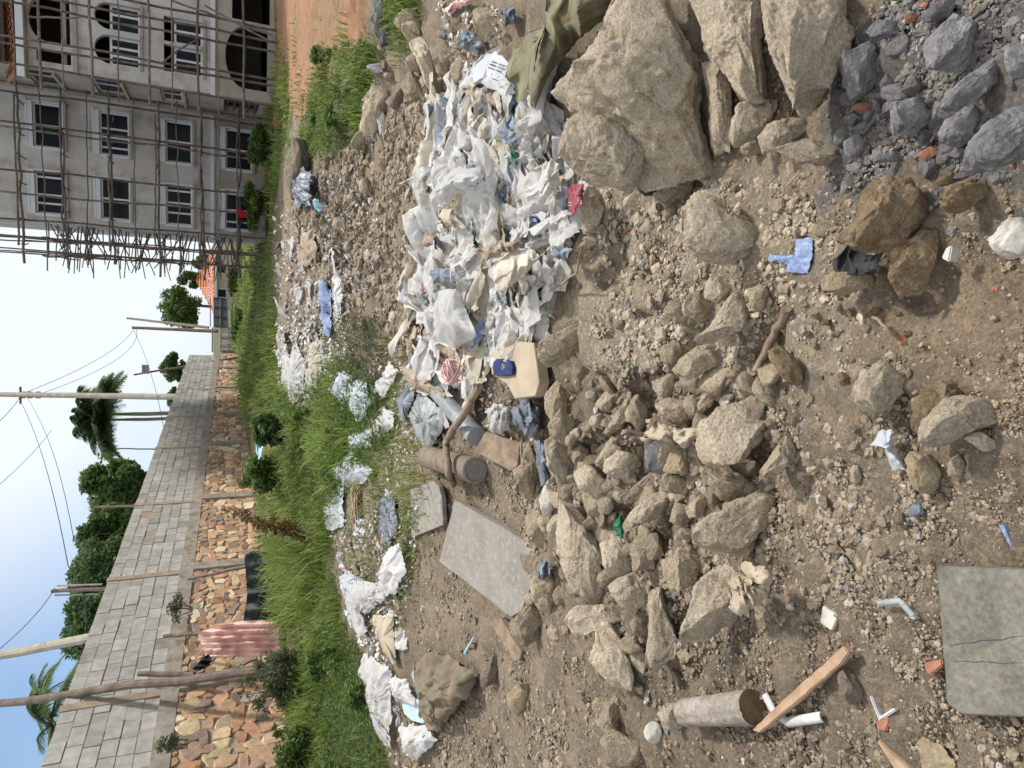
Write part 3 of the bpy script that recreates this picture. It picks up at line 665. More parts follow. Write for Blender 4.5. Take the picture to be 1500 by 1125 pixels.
# ------------------------------------------------------------------ trees
def leaves(acc, cen, rad, n, size, c1, c2, droop=0, sd=0):
    r = np.random.default_rng(sd); cen = np.asarray(cen); rad = np.asarray(rad)
    k = r.choice(len(cen), n, p=(rad ** 2).prod(-1) / (rad ** 2).prod(-1).sum() if rad.ndim > 1 else rad ** 2 / (rad ** 2).sum())
    d = r.normal(0, 1, (n, 3)); d /= np.linalg.norm(d, axis=1)[:, None]; u = r.random(n) ** .45
    rr_ = rad[k] if rad.ndim > 1 else rad[k][:, None]
    p = cen[k] + d * u[:, None] * rr_
    t = r.normal(0, 1, (n, 3)); t[:, 2] = t[:, 2] * .6 - droop; t /= np.linalg.norm(t, axis=1)[:, None]
    nn = np.cross(t, r.normal(0, 1, (n, 3))); nn /= np.linalg.norm(nn, axis=1)[:, None] + 1e-9
    s = size * r.uniform(.6, 1.4, n)[:, None]
    V = np.stack([p - t * s, p + nn * s * .42, p + t * s, p - nn * s * .42], 1)
    cl = r.uniform(0, 1, len(cen))[k] * .5 + r.random(n) * .5
    c = np.array(c1) + (np.array(c2) - np.array(c1)) * cl[:, None]
    acc.add(V.reshape(-1, 3), np.arange(n * 4).reshape(n, 4), np.repeat(c, 4, 0))
def tree(name, label, x0, x1, y0, y1, d, n=5000, size=.12, ncl=30, c1=(.06,.11,.03), c2=(.17,.27,.08), cat='tree', group=None, sd=1, base=None, open_=.27, trunk=True, squash=1.0):
    r = np.random.default_rng(sd); c = P((x0 + x1) / 2, (y0 + y1) / 2, d); rx = (y1 - y0) / 2 * d / FPX; rz = (x1 - x0) / 2 * d / FPX
    bx, by = c[0], c[1]; bz = float(H(bx, by)) - .05 if base is None else base
    o = empty(name, (bx, by, bz), 0, label, cat, group); o3 = np.array([bx, by, bz]); rad3 = np.array([rx, (rx + rz) / 2 * .9, rz])
    q = r.normal(0, 1, (ncl, 3)); q /= np.linalg.norm(q, axis=1)[:, None]; q *= (r.random(ncl) ** .4)[:, None]
    cen = q * rad3 * .78 + c - o3; rad = rad3 * r.uniform(open_ * .7, open_ * 1.3, ncl)[:, None] * np.array([1, 1, squash])
    if trunk:
        tk = Acc(); th_ = c[2] - bz; tr_ = max(.06, .07 * rx + .03)
        tube(tk, line((0, 0, -.2), (r.normal(0, .1), r.normal(0, .1), th_), 6, .05, 0, sd), np.linspace(tr_, tr_ * .45, 6), 8)
        for k in range(min(9, ncl)): tube(tk, line((0, 0, th_ * r.uniform(.5, .95)), cen[k], 5, .06, 0, sd + k), np.linspace(tr_ * .45, tr_ * .12, 5), 5)
        tk.build('trunk', M['trunk'], o)
    lf = Acc(); leaves(lf, cen, rad, n, size, c1, c2, .2, sd); lf.build('crown', M['leaf'], o, color=True)
    return o
tree('broadleaf_tree', 'dark round crowned tree standing behind the dark metal gate', 226, 304, 412, 482, 64, 7000, .17, 34, sd=3)
tree('broadleaf_tree', 'bushy green tree directly behind the peak of the orange roof', 258, 305, 396, 426, 70, 3000, .17, 18, sd=4, c2=(.16,.25,.07))
tree('broadleaf_tree', 'small green tree between the orange roof and the scaffolding', 277, 310, 366, 398, 68, 3000, .16, 18, sd=5, c2=(.16,.25,.07))
tree('broadleaf_tree', 'rounded dark tree over the far wall near the leaning lamp pole', 234, 275, 515, 562, 56, 3600, .16, 22, sd=6)
tree('broadleaf_tree', 'low tree seen over the wall beside the tall utility pole', 238, 268, 556, 600, 50, 2500, .15, 16, sd=7)
tree('broadleaf_tree', 'large leafy green tree rising behind the middle of the block wall', 112, 225, 655, 762, 30, 15000, .12, 46, sd=8, c1=(.06,.11,.03), c2=(.18,.28,.085), open_=.24)
tree('broadleaf_tree', 'leafy tree joining the tall tree and the clipped hedge behind the wall', 112, 205, 735, 825, 27, 10000, .11, 34, sd=9, open_=.27)
tree('hedge_tree', 'dense bluish green hedge tree behind the wall above the hanging pink cloth', 106, 178, 785, 900, 23, 12000, .085, 40, sd=10, c1=(.06,.11,.04), c2=(.15,.24,.085), open_=.36)
tree('hedge_tree', 'dark hedge tree behind the wall beside the thick cream pole', 98, 165, 860, 985, 19, 14000, .07, 44, sd=11, c1=(.06,.11,.04), c2=(.15,.24,.085), open_=.36)
def palm(name, label, x, y, d, L, nf, base=None, trunk_r=.16, sd=0, updir=.5, twin=None, crown=True, group=None, spread=1.0, wide=1.0):
    r = np.random.default_rng(sd); c = P(x, y, d); bz = float(H(c[0], c[1])) - .2
    o = empty(name, (c[0], c[1], bz), 0, label, 'palm tree', group); top = np.array([0, 0, c[2] - bz])
    tk = Acc(); tube(tk, line((0, 0, 0), top - (0, 0, L * .3), 8, .02), np.linspace(trunk_r * 1.1, trunk_r * .9, 8), 10); tk.build('trunk', M['palmtrunk'], o)
    if crown: tk = Acc(); tube(tk, line(top - (0, 0, L * .3), top, 5), np.linspace(trunk_r * .88, trunk_r * .5, 5), 10); tk.build('crownshaft', M['palmgreen'], o)
    for f in range(nf):
        az = 2 * pi * f / nf + r.normal(0, .2); el = r.uniform(updir - .5, updir + .75); l = L * r.uniform(.8, 1.1); m = 12
        hd = np.array([cos(az), sin(az), 0]) * spread; s = np.linspace(0, 1, m)
        pts = top + hd * (l * np.cos(el) * s)[:, None] + np.array([0, 0, 1.0]) * (l * (np.sin(el) * s - .55 * s ** 2))[:, None]
        fr_ = Acc(); tube(fr_, pts, np.linspace(.03, .008, m), 4, (.09, .12, .04))
        nl = 60
        for sgn in (-1, 1):
            t = np.linspace(.12, .99, nl); b = np.stack([np.interp(t, s, pts[:, q]) for q in range(3)], -1)
            sdv = np.cross(hd / np.linalg.norm(hd), [0, 0, 1]) * sgn; ll = l * .26 * np.sin(t * 2.6 + .35)[:, None]
            tip = b + (sdv * .85 + hd * .45) * ll + np.array([0, 0, -.4]) * ll * r.uniform(.5, 1.5, (nl, 1)); wd = hd * l * .013 * wide
            V = np.stack([b - wd, b + wd, tip], 1).reshape(-1, 3); g = r.uniform(.7, 1.3, nl)
            fr_.add(V, np.arange(nl * 3).reshape(nl, 3), np.repeat(np.array([(.15, .22, .11)]) * g[:, None], 3, 0))
        fr_.build('frond', M['leaf'], o, color=True)
    return o
palm('palm_tree', 'tall palm with bushy dark crown and pale trunk behind the utility pole', 160, 607, 46, 4.7, 40, trunk_r=.15, sd=1, updir=.85, spread=.8, wide=1.4)
palm('palm_tree', 'second palm trunk close beside the tall palm, on its outer side', 162, 615, 47, 4.5, 36, trunk_r=.13, sd=2, updir=.8, spread=.8, wide=1.4)
palm('palm_tree', 'nearest coconut palm with long drooping fronds over the end of the wall', 76, 1062, 22, 2.4, 14, trunk_r=.12, sd=3, updir=.25, crown=False)
palm('palm_tree', 'small palm tip showing above the hedge left of the thick cream pole', 106, 920, 36, 1.5, 12, trunk_r=.1, sd=4, updir=.35, crown=False)
palm('palm_tree', 'coconut palm fronds beside the nearest leaning timber post', 66, 1018, 24, 1.5, 12, trunk_r=.1, sd=5, updir=.45, crown=False)

# ------------------------------------------------------------------ poles and wires
def polething(name, label, p0, p1, d0, d1, r0, r1, mt, cat='pole', group=None, n=7, wob=.01, ext=0.0, sd=0):
    a_, b_ = P(*p0, d0), P(*p1, d1); v = (b_ - a_) / np.linalg.norm(b_ - a_); a_ = a_ - v * ext
    o = empty(name, a_, 0, label, cat, group); tk = Acc(); tube(tk, line((0, 0, 0), b_ - a_, n, wob, 0, sd), np.linspace(r0, r1, n), 10); tk.build('shaft', mt, o); return o, a_, b_
up_, ua, ub = polething('utility_pole', 'tallest grey utility pole carrying wires beside the palm', (246, 581), (-60, 577), 41, 45, .19, .15, M['paleposts'], 'utility pole', ext=2)
for k, x in enumerate((34, 44, 56)):
    p = P(x, 578.5, 43.9) - ua; c_ = Acc(); tube(c_, line(p - (0, 0, .12), p + (0, 0, .12), 2), .23, 10); c_.build('clamp', M['metal'], up_)
p = P(30, 579, 43.9) - ua; c_ = Acc(); box(c_, p - (.55, .06, .05), p + (.55, .06, .05)); c_.build('crossarm', M['metal'], up_)
polething('utility_pole', 'dark utility pole standing in front of the dark round crowned tree', (292, 484), (194, 480), 57, 57, .16, .12, M['post'], 'utility pole', ext=1.5)
polething('utility_pole', 'thin tilted pole just above the dark utility pole', (256, 474), (186, 466), 60, 60, .13, .10, M['paleposts'], 'utility pole', ext=3)
lp, la, lb = polething('lamp_pole', 'thin leaning timber pole with a lamp box, leaning over the far wall', (345, 524), (196, 549), 40, 38, .075, .05, M['post'], 'lamp pole', ext=.6)
p = P(213, 541, 38) - la; c_ = Acc(); box(c_, p - (.25, .12, .17), p + (.25, .12, .17)); c_.build('lamp_box', M['paleposts'], lp)
polething('iron_post', 'thin pair of iron bars rising above the wall right of the leafy tree', (232, 658), (172, 657), 33, 33, .035, .03, M['metal'], 'post', ext=1)
polething('iron_post', 'short thin post topping the wall in front of the big leafy tree', (200, 741), (138, 743), 23, 23, .05, .04, M['post'], 'post', ext=.4)
tp, ta, tb = polething('timber_post', 'weathered timber post with short crosspieces above the hedge', (155, 862), (76, 866), 18.2, 18.2, .06, .05, M['post'], 'post', ext=.4)
for k, (x, y) in enumerate(((84, 858), (80, 872))):
    p = P(x, y, 18.2) - ta; q = P(x + 66, y - 2, 18.2) - ta; c_ = Acc(); tube(c_, line(q, p, 3), .025, 6); c_.build('side_stick', M['paleposts'], tp)
polething('timber_pole', 'thick smooth cream timber pole behind the wall', (128, 935), (-40, 968), 15.5, 16.5, .115, .10, M['paleposts'], 'pole', ext=1.5)
polething('timber_pole', 'long dark split timber pole leaning on the near end of the wall', (352, 986), (-40, 1034), 12.0, 12.4, .085, .065, M['post'], 'pole', ext=.9, wob=.02, sd=4)
polething('timber_pole', 'short dark timber stump against the blocks beside the long leaning pole', (270, 988), (203, 987), 12.6, 12.7, .055, .05, M['post'], 'pole', ext=.2)
polething('wooden_stick', 'thin dark stick leaning on the stone base left of the black tarpaulin', (358, 830), (276, 848), 15.3, 15.6, .045, .035, M['post'], 'stick', ext=.5, wob=.01)
polething('wooden_stick', 'short stick holding up the hanging pink cloth', (292, 927), (240, 932), 13.3, 13.4, .045, .035, M['post'], 'stick', ext=.1)
def wire(label, pts, r=.014, sag=.5):
    W3 = [P(x, y, d) for (x, y, d) in pts]; a_ = Acc()
    for p, q in zip(W3[:-1], W3[1:]): tube(a_, line(p, q, 14, 0, sag), r, 4)
    o = a_.build('overhead_wire', M['wire'], origin=W3[0]); return tag(o, label, 'wire')
wire('upper overhead wire from the tall utility pole to the dark far pole', [(32, 577, 44), (196, 482, 57)], .018, 1.0)
wire('lower slack wire from the tall utility pole past the palm to the far pole', [(56, 578, 44), (200, 483, 57)], .016, 1.6)
wire('wire dropping from the dark far pole across to the wall top', [(196, 484, 57), (245, 660, 33)], .014, .3)
wire('overhead wire running from the tall pole off the top of the picture', [(30, 580, 44), (-40, 650, 30)], .018, .2)
wire('pair of wires descending from the tall pole over the leafy tree', [(28, 584, 44), (100, 830, 20), (118, 960, 15)], .013, .25)
wire('second wire descending from the tall pole over the leafy tree', [(40, 583, 44), (108, 790, 22), (112, 900, 17)], .011, .3)
wire('single wire crossing the sky in front of the palm', [(-30, 735, 25), (75, 630, 44)], .014, .2)
wire('wire from the crosspiece post rising off the top of the picture', [(80, 862, 18.2), (-30, 975, 14)], .01, .15)
# ------------------------------------------------------------------ rocks
def facet(P0, rng, n, lo=.6, hi=.9, front=None):
    for _ in range(n):
        q = rng.normal(0, 1, 3)
        if front is not None: q = q * (1, 1, .8) + (0, 0, front)
        q /= np.linalg.norm(q); dd = P0 @ q; c = dd.max() * rng.uniform(lo, hi)
        P0 = P0 - np.maximum(dd - c, 0)[:, None] * q * .96
    return P0
def split4(V, F):                                      # split every face flat into four
    E = np.sort(np.concatenate([F[:, [0, 1]], F[:, [1, 2]], F[:, [2, 0]]]), 1); U, inv = np.unique(E, axis=0, return_inverse=True); inv = inv.reshape(-1)
    n = len(F); m = len(V) + inv; a, b, c = m[:n], m[n:2 * n], m[2 * n:]
    return np.concatenate([V, (V[U[:, 0]] + V[U[:, 1]]) / 2]), np.concatenate([np.stack([F[:, 0], a, c], 1), np.stack([a, F[:, 1], b], 1), np.stack([c, b, F[:, 2]], 1), np.stack([a, b, c], 1)])
def rock(kind, label, poly, T=.75, drop=.62, name='rubble_rock', cat='rock', group=None, sd=None, lift=0.0, rough=1.0, mt=None):
    poly = np.array(poly, float); x, y = poly[:, 0], poly[:, 1]; x2, y2 = np.roll(x, -1), np.roll(y, -1)
    cr = x * y2 - x2 * y; A_ = cr.sum() / 2; cx = ((x + x2) * cr).sum() / (6 * A_); cy = ((y + y2) * cr).sum() / (6 * A_)
    if mt is None and kind in ('tan', 'pale', 'brown', 'grey', 'ochre') and sqrt(abs(A_) / pi) < 26:
        x = cx + (x - cx) * 1.10; y = cy + (y - cy) * 1.10; poly = np.stack([x, y], 1)
    g = G(cx + drop * (x.max() - cx), cy); d = depth(g); s = d / FPX; d = d - (lift or .34 * sqrt(abs(A_) / pi) * s); s = d / FPX
    rng = np.random.default_rng(int(abs(cx * 31 + cy * 17)) if sd is None else sd)
    size = sqrt(abs(A_) / pi); sub = 6 if size > 40 else 5 if size > 15 else 4 if size > 8 else 3
    V, Fc = ico(3 if sub >= 5 else 2); V = V + rng.normal(0, .035, V.shape); th = np.arctan2(V[:, 1], V[:, 0]); r = np.hypot(V[:, 0], V[:, 1])
    tg = np.linspace(-pi, pi, 241); rho = np.zeros(241)
    px, py = x - cx, y - cy
    for i in range(len(px)):
        ax, ay = px[i], py[i]; bx, by = px[(i + 1) % len(px)], py[(i + 1) % len(px)]
        dx, dy = np.cos(tg), np.sin(tg); ex, ey = bx - ax, by - ay; den = dx * ey - dy * ex
        with np.errstate(divide='ignore', invalid='ignore'):
            t = (ax * ey - ay * ex) / den; u = (ax * dy - ay * dx) / den
        ok = (t > 0) & (u >= -1e-6) & (u <= 1 + 1e-6); rho = np.where(ok & (t > rho), t, rho)
    rho[rho == 0] = size * .6
    rr_ = np.interp(th, tg, rho); pr = np.maximum(r, 1e-6)
    k = r ** .72
    Q = np.stack([rr_ * k * V[:, 0] / pr, rr_ * k * V[:, 1] / pr, size * T * np.sign(V[:, 2]) * np.abs(V[:, 2]) ** .75], -1) / size
    Q = facet(Q, rng, 9, .42, .80, 1.0); Q = facet(Q, rng, 5, .80, .95)
    Q = Q * (1 + rng.normal(0, .045 * rough, (len(Q), 1)))                           # broken, angular faces
    # keep the outline after the faces are struck off
    q2 = np.hypot(Q[:, 0], Q[:, 1]); t2 = np.arctan2(Q[:, 1], Q[:, 0]); nb = 36; bi_ = ((t2 + pi) / (2 * pi) * nb).astype(int) % nb
    mxr = np.zeros(nb); np.maximum.at(mxr, bi_, q2); mxr = np.maximum(mxr, (np.roll(mxr, 1) + np.roll(mxr, -1)) * .42)
    gc = (np.arange(nb) + .5) / nb * 2 * pi - pi; want = np.interp(t2, tg, rho) / size; have = np.interp(t2, np.concatenate([[gc[-1] - 2 * pi], gc, [gc[0] + 2 * pi]]), np.concatenate([[mxr[-1]], mxr, [mxr[0]]]))
    Q[:, :2] *= np.clip(want / np.maximum(have, 1e-3), .8, 1.7)[:, None] * 1.03
    for _ in range(max(0, sub - (3 if sub >= 5 else 2))): Q, Fc = split4(Q, Fc)
    o_ = rng.uniform(0, 99, 3); nv = Q / (np.linalg.norm(Q, axis=1)[:, None] + 1e-6)
    Q = Q + nv * (rough * (.018 * fbm(Q * 2.1 + o_, 3, 1) - .028 * np.abs(fbm(Q * 5.0 + o_, 3, 9))))[:, None]
    if sub >= 4: Q = Q + nv * (rough * (.018 * fbm(Q * 13 + o_, 4, 3, .62) - .03 * np.abs(fbm(Q * 9 + o_, 3, 13, .55))))[:, None]
    if sub >= 6: Q = Q + nv * (rough * .010 * fbm(Q * 34 + o_, 3, 5, .6))[:, None]
    Q = Q * size * s
    Wd = Q[:, :1] * (-UP) + Q[:, 1:2] * (-RT) + Q[:, 2:] * (-FW)
    C0 = CAM + dirs(cx, cy) * d
    a = Acc().add(Wd, Fc)
    o = a.build(name, mt or M[kind], None, True); o.location = C0
    return tag(o, label, cat, group)
BIG = [
 ('pale','huge pale angular boulder with a flat top, biggest rock of the pile',[(905,-40),(985,-40),(1002,34),(1040,88),(1046,112),(1056,213),(1066,240),(1040,258),(990,266),(949,258),(925,235),(880,195),(832,149),(811,131),(816,107),(853,88),(888,29)],.45,.5),
 ('tan','shaded side slab leaning under the huge pale boulder',[(1030,78),(1062,92),(1077,110),(1078,150),(1072,221),(1045,222),(1040,120)],.8,.6),
 ('tan','squarish tan boulder propped against the huge boulder beside the white litter',[(832,165),(880,152),(917,139),(933,160),(945,203),(945,248),(928,280),(877,267),(851,256),(821,221),(824,203)],.6,.5),
 ('tan','large smooth rounded boulder next to the grey cinder heap',[(1112,-30),(1262,-30),(1245,60),(1222,125),(1200,160),(1165,150),(1142,130),(1118,60)],.7,.5),
 ('tan','dark wedge boulder squeezed between the huge and the smooth boulders',[(1015,-30),(1118,-30),(1122,60),(1142,132),(1112,146),(1085,143),(1070,95),(1040,60)],.7,.5),
 ('tan','flat triangular slab lying under the smooth rounded boulder',[(1080,149),(1144,144),(1123,192),(1090,208),(1075,222),(1070,190)],.4,.7),
 ('tan','blocky clod beside the triangular slab, in front of the smooth boulder',[(1115,195),(1130,175),(1165,168),(1187,175),(1190,187),(1147,215),(1120,222)],.7,.6),
 ('tan','small round stone touching the triangular slab edge',[(1090,205),(1107,193),(1122,203),(1120,222),(1098,226),(1089,217)],.8,.6),
 ('pale','long pale flake lying between the tan dirt and the grey cinders',[(1133,213),(1168,201),(1200,206),(1232,215),(1240,232),(1205,240),(1173,237)],.45,.6),
 ('grey','largest grey cinder lump, upright pentagon in the dark heap',[(1363,53),(1406,11),(1430,35),(1446,72),(1417,101),(1363,99)],.6,.6),
 ('grey','square purplish grey cinder slab at the heap edge by the smooth boulder',[(1230,80),(1273,61),(1291,88),(1294,117),(1265,139),(1249,144),(1238,112)],.6,.6),
 ('grey','long diagonal grey cinder slab across the middle of the dark heap',[(1377,149),(1411,115),(1465,77),(1477,88),(1467,117),(1427,149),(1390,171)],.6,.6),
 ('grey','broad grey cinder lump in the centre of the dark heap',[(1289,160),(1321,147),(1358,144),(1371,165),(1355,197),(1334,197),(1299,192),(1283,184)],.6,.6),
 ('grey','rounded grey cinder under the long diagonal slab',[(1382,192),(1393,171),(1419,157),(1435,168),(1427,203),(1406,212),(1385,205)],.7,.6),
 ('grey','big dark grey cinder slab at the lower edge of the heap',[(1427,205),(1457,173),(1500,147),(1540,160),(1530,215),(1462,248),(1425,245)],.6,.6),
 ('grey','grey cinder lump cut by the picture edge beside the diagonal slab',[(1478,75),(1500,59),(1530,70),(1525,104),(1489,107)],.7,.6),
 ('grey','flat dark grey plate at the far corner of the cinder heap',[(1267,51),(1283,32),(1313,29),(1315,48),(1294,56)],.5,.6),
 ('grey','grey cinder lump above the upright pentagon lump',[(1355,16),(1378,2),(1410,-2),(1390,22),(1364,34)],.6,.6),
 ('grey','grey cinder knob at the foot of the heap beside the pale flake',[(1240,208),(1257,197),(1272,213),(1265,227),(1243,227)],.7,.6),
 ('grey','thin grey cinder flake under the broad cinder lump',[(1280,227),(1310,223),(1332,227),(1323,235),(1281,237)],.6,.6),
 ('brick','red brown brick chip on top of the grey cinder heap',[(1324,21),(1345,18),(1348,29),(1330,33)],.7,.6),
 ('brick','pinkish red stone below the grey cinder heap',[(1346,224),(1369,211),(1380,222),(1358,235)],.7,.6),
 ('brown','brown stone between the pinkish stone and the big tan rock',[(1372,259),(1404,251),(1407,264),(1380,272)],.7,.6),
 ('brick','flat reddish chip beside the square purplish slab',[(1248,150),(1275,149),(1276,162),(1252,160)],.6,.6),
 ('brown','broad brown boulder half buried below the cinder heap',[(1267,282),(1289,258),(1334,255),(1382,277),(1385,293),(1353,325),(1337,341),(1310,367),(1265,367),(1227,354),(1238,335),(1267,309)],.55,.45),
 ('brown','brown rounded rock right beside the broad brown boulder',[(1387,274),(1414,265),(1446,266),(1449,277),(1433,295),(1406,314),(1390,301)],.7,.6),
 ('brown','upright diamond shaped rock next to the black plastic wrapper',[(1313,357),(1337,346),(1374,325),(1381,349),(1369,399),(1363,431),(1329,429),(1310,405),(1310,383)],.65,.6),
 ('white_stone','flat white stone at the edge of the picture above the sandy hollow',[(1452,354),(1478,319),(1520,312),(1525,365),(1473,383)],.4,.6),
 ('ochre','yellowish rock beneath the black plastic wrapper',[(1209,410),(1222,399),(1262,402),(1283,407),(1275,418),(1238,431),(1209,425)],.7,.6),
 ('brown','brown rock behind the upright diamond rock',[(1287,400),(1307,378),(1323,425),(1305,431),(1286,424)],.7,.6),
 ('pale','pale heart shaped flat rock lying on the loose dirt',[(997,309),(1021,277),(1053,273),(1063,293),(1063,317),(1095,313),(1122,327),(1123,349),(1106,367),(1082,381),(1058,394),(1023,378),(999,346)],.45,.5),
 ('pale','small rock touching the lower tip of the heart shaped rock',[(1037,415),(1047,399),(1071,415),(1074,426),(1053,443),(1034,434)],.7,.6),
 ('pale','long club shaped speckled rock below the heart shaped rock',[(1015,498),(1037,482),(1063,442),(1082,421),(1101,434),(1099,455),(1082,485),(1047,498),(1023,506)],.7,.6),
 ('tan','blocky rock beside the thick end of the club shaped rock',[(999,447),(1015,429),(1042,442),(1047,463),(1031,471),(1007,461)],.8,.6),
 ('tan','angular rock left of the blocky rock on the dirt slope',[(976,451),(991,434),(1003,447),(1010,471),(994,471),(978,461)],.8,.6),
 ('tan','tan wedge rock at the right of the club shaped rock',[(1098,425),(1114,418),(1127,430),(1122,450),(1106,455)],.7,.6),
 ('tan','pointed rock with a rusty spot below the angular rock',[(967,509),(989,501),(1000,514),(994,527),(976,533)],.7,.6),
 ('tan','layered brown rock under the narrow tip of the club shaped rock',[(991,546),(999,527),(1021,509),(1053,506),(1055,530),(1021,549),(1003,556)],.7,.6),
 ('brown','smooth dark oval rock in the shadowed gully',[(1127,517),(1149,506),(1170,530),(1181,560),(1160,562),(1143,545)],.7,.6),
 ('pale','biggest pale block in the middle of the rubble, above the deep black gap',[(1030,619),(1057,597),(1129,577),(1147,592),(1139,613),(1123,640),(1083,675),(1049,685),(1030,680),(1025,648)],.7,.6),
 ('tan','rock jutting into the deep black gap under the biggest pale block',[(1025,677),(1070,683),(1097,707),(1105,720),(1070,733),(1049,731),(1038,712)],.8,.6),
 ('tan','wide flat slab with a round knob below the deep black gap',[(1014,771),(1083,733),(1123,719),(1142,733),(1142,760),(1110,781),(1100,800),(1070,815),(1017,797)],.5,.5),
 ('ochre','yellowish knob stuck to the end of the wide flat slab',[(1068,795),(1088,777),(1108,785),(1112,803),(1095,818),(1070,815)],.8,.5),
 ('pale','long tan rock standing beside the blue plastic strip',[(798,648),(817,635),(835,653),(846,680),(841,707),(849,736),(838,739),(814,704),(801,680)],.8,.6),
 ('tan','tall narrow rock between the dirt slope and the blue plastic strip',[(761,648),(777,645),(785,669),(790,733),(777,741),(763,720),(750,691),(763,680)],.8,.6),
 ('pale','grey white rounded rock right of the long tan rock',[(843,696),(862,680),(889,707),(890,725),(881,731),(849,715)],.8,.6),
 ('tan','dull rock below the grey white rounded rock',[(854,723),(883,731),(881,757),(862,755)],.8,.6),
 ('pale','pale cube shaped rock in the upper middle of the rubble',[(889,675),(905,661),(931,667),(938,680),(923,709),(899,699),(887,691)],.9,.6),
 ('white_stone','small whitish rock below the long tan rock',[(790,733),(801,704),(814,712),(817,739),(803,760),(793,752)],.8,.6),
 ('pale','tall tan boulder with a small pit, left of the rubble heap',[(817,773),(830,736),(846,747),(865,771),(878,797),(881,818),(887,854),(877,893),(861,887),(831,860),(818,815)],.8,.6),
 ('pale','oval speckled rock in the centre of the rubble heap',[(923,755),(950,728),(977,721),(987,733),(969,760),(942,765),(923,765)],.7,.6),
 ('tan','flat rock by the green glass below the oval speckled rock',[(907,771),(923,757),(939,768),(937,781),(910,776)],.6,.6),
 ('grey','upright dark plate between pale rocks in the rubble centre',[(947,645),(977,648),(974,693),(947,691)],.5,.6),
 ('ochre','yellow tan rock right of the upright dark plate',[(985,664),(995,651),(1011,659),(1009,693),(974,691)],.8,.6),
 ('tan','flat topped rock just below the upright dark plate',[(974,701),(1006,697),(1014,707),(1006,725),(977,720)],.8,.6),
 ('tan','angular rock between the oval rock and the wide flat slab',[(1006,744),(1038,717),(1043,733),(1027,757),(1011,757)],.8,.6),
 ('pale','pale knobbly stone at the upper left of the rubble heap',[(875,592),(889,573),(913,576),(910,592),(894,608),(878,600)],.8,.6),
 ('pale','dished pale stone next to the pale knobbly stone',[(918,603),(934,583),(953,589),(958,608),(934,621),(918,616)],.8,.6),
 ('tan','slanting finger shaped rock between the two pale knobbly stones',[(886,632),(910,595),(931,571),(934,581),(907,627),(894,637)],.9,.6),
 ('tan','grit covered rock beside the biggest pale block',[(963,595),(982,584),(1006,589),(1017,613),(1001,627),(977,613)],.8,.6),
 ('pale','flat round stone above the grit covered rock',[(956,560),(985,547),(990,565),(977,584),(961,573)],.6,.6),
 ('tan','thin slanted rod of rock near the pale cube shaped rock',[(873,680),(894,643),(907,643),(905,653),(878,688)],.9,.6),
 ('tan','ragged flat rock between the pale cube and the oval rock',[(910,728),(931,712),(953,693),(958,712),(921,741)],.7,.6),
 ('tan','narrow upright rock left of the biggest pale block',[(1017,595),(1038,573),(1046,584),(1027,616)],.9,.6),
 ('tan','brown upright rock at the foot of the oval speckled rock',[(926,803),(955,768),(963,803),(958,830),(930,835)],.8,.6),
 ('tan','lumpy rock at the corner of the large concrete slab',[(771,760),(790,749),(801,765),(803,800),(787,803),(774,784)],.8,.6),
 ('tan','craggy round boulder by the sandy hollow',[(1257,560),(1287,528),(1311,541),(1327,565),(1303,595),(1287,611),(1260,589)],.8,.55),
 ('brown','smooth brown boulder half buried in the sandy bank',[(1343,587),(1367,565),(1409,553),(1426,562),(1390,608),(1348,640),(1340,615)],.6,.4),
 ('pale','crusty grey conglomerate rock lying on the smooth brown boulder',[(1356,621),(1393,584),(1431,576),(1457,597),(1460,619),(1444,635),(1420,643),(1388,659),(1356,648)],.7,.55),
 ('ochre','soft yellowish rock below the crusty grey rock',[(1329,672),(1345,661),(1377,669),(1383,701),(1372,728),(1351,725),(1335,696)],.7,.55),
 ('pale','pale pointed chip at the lower side of the crusty grey rock',[(1417,643),(1433,632),(1463,651),(1444,661)],.7,.6),
 ('pale','upright pale stone beside the soft yellowish rock',[(1389,674),(1407,665),(1413,690),(1395,700)],.8,.6),
 ('tan','long shadowed slab on the far side of the deep black gap',[(1116,691),(1153,635),(1172,640),(1177,669),(1148,685),(1127,718)],.7,.6),
 ('pale','spear shaped pale boulder lying apart at the lower left of the rubble',[(877,915),(895,910),(917,949),(933,1001),(929,1018),(886,998),(866,973)],.7,.55),
 ('tan','wide low rock behind the spear shaped boulder',[(820,903),(840,893),(886,887),(920,900),(917,915),(880,930),(840,930)],.6,.55),
 ('pale','tall spiked rock between the spear boulder and the crumpled paper',[(953,869),(972,844),(984,903),(999,940),(972,982),(956,999),(946,982),(953,918)],.8,.6),
 ('pale','broad pale rock under the crumpled tan paper',[(999,909),(1021,857),(1067,826),(1112,826),(1116,878),(1091,918),(1055,933),(1033,952),(1002,949),(996,918)],.6,.5),
 ('pale','squarish grey tan rock left of the tall spiked rock',[(889,860),(929,841),(950,857),(950,884),(923,900),(901,881)],.8,.6),
 ('tan','shaded rock behind the broad pale rock',[(972,826),(1009,798),(1042,825),(1020,855),(985,875)],.7,.6),
 ('tan','brown rock wedged under the tall tan boulder',[(880,800),(905,785),(925,800),(928,835),(895,850),(884,830)],.8,.6),
 ('ochre','flat yellowish round stone alone on the dark dirt slope',[(740,1022),(760,1001),(774,1007),(774,1032),(760,1051),(745,1041)],.5,.5),
 ('dirtclod','grey dirt clod beside the brown sack',[(702,995),(723,958),(733,976),(726,1001),(705,1010)],.8,.6),
 ('tan','long low rock slab wedged beside the brown plank',[(776,848),(800,838),(815,855),(810,890),(795,905),(782,880)],.6,.6),
 ('tan','pale brown flat rock under the edge of the large concrete slab',[(745,915),(775,885),(800,905),(792,940),(768,952),(750,935)],.5,.6),
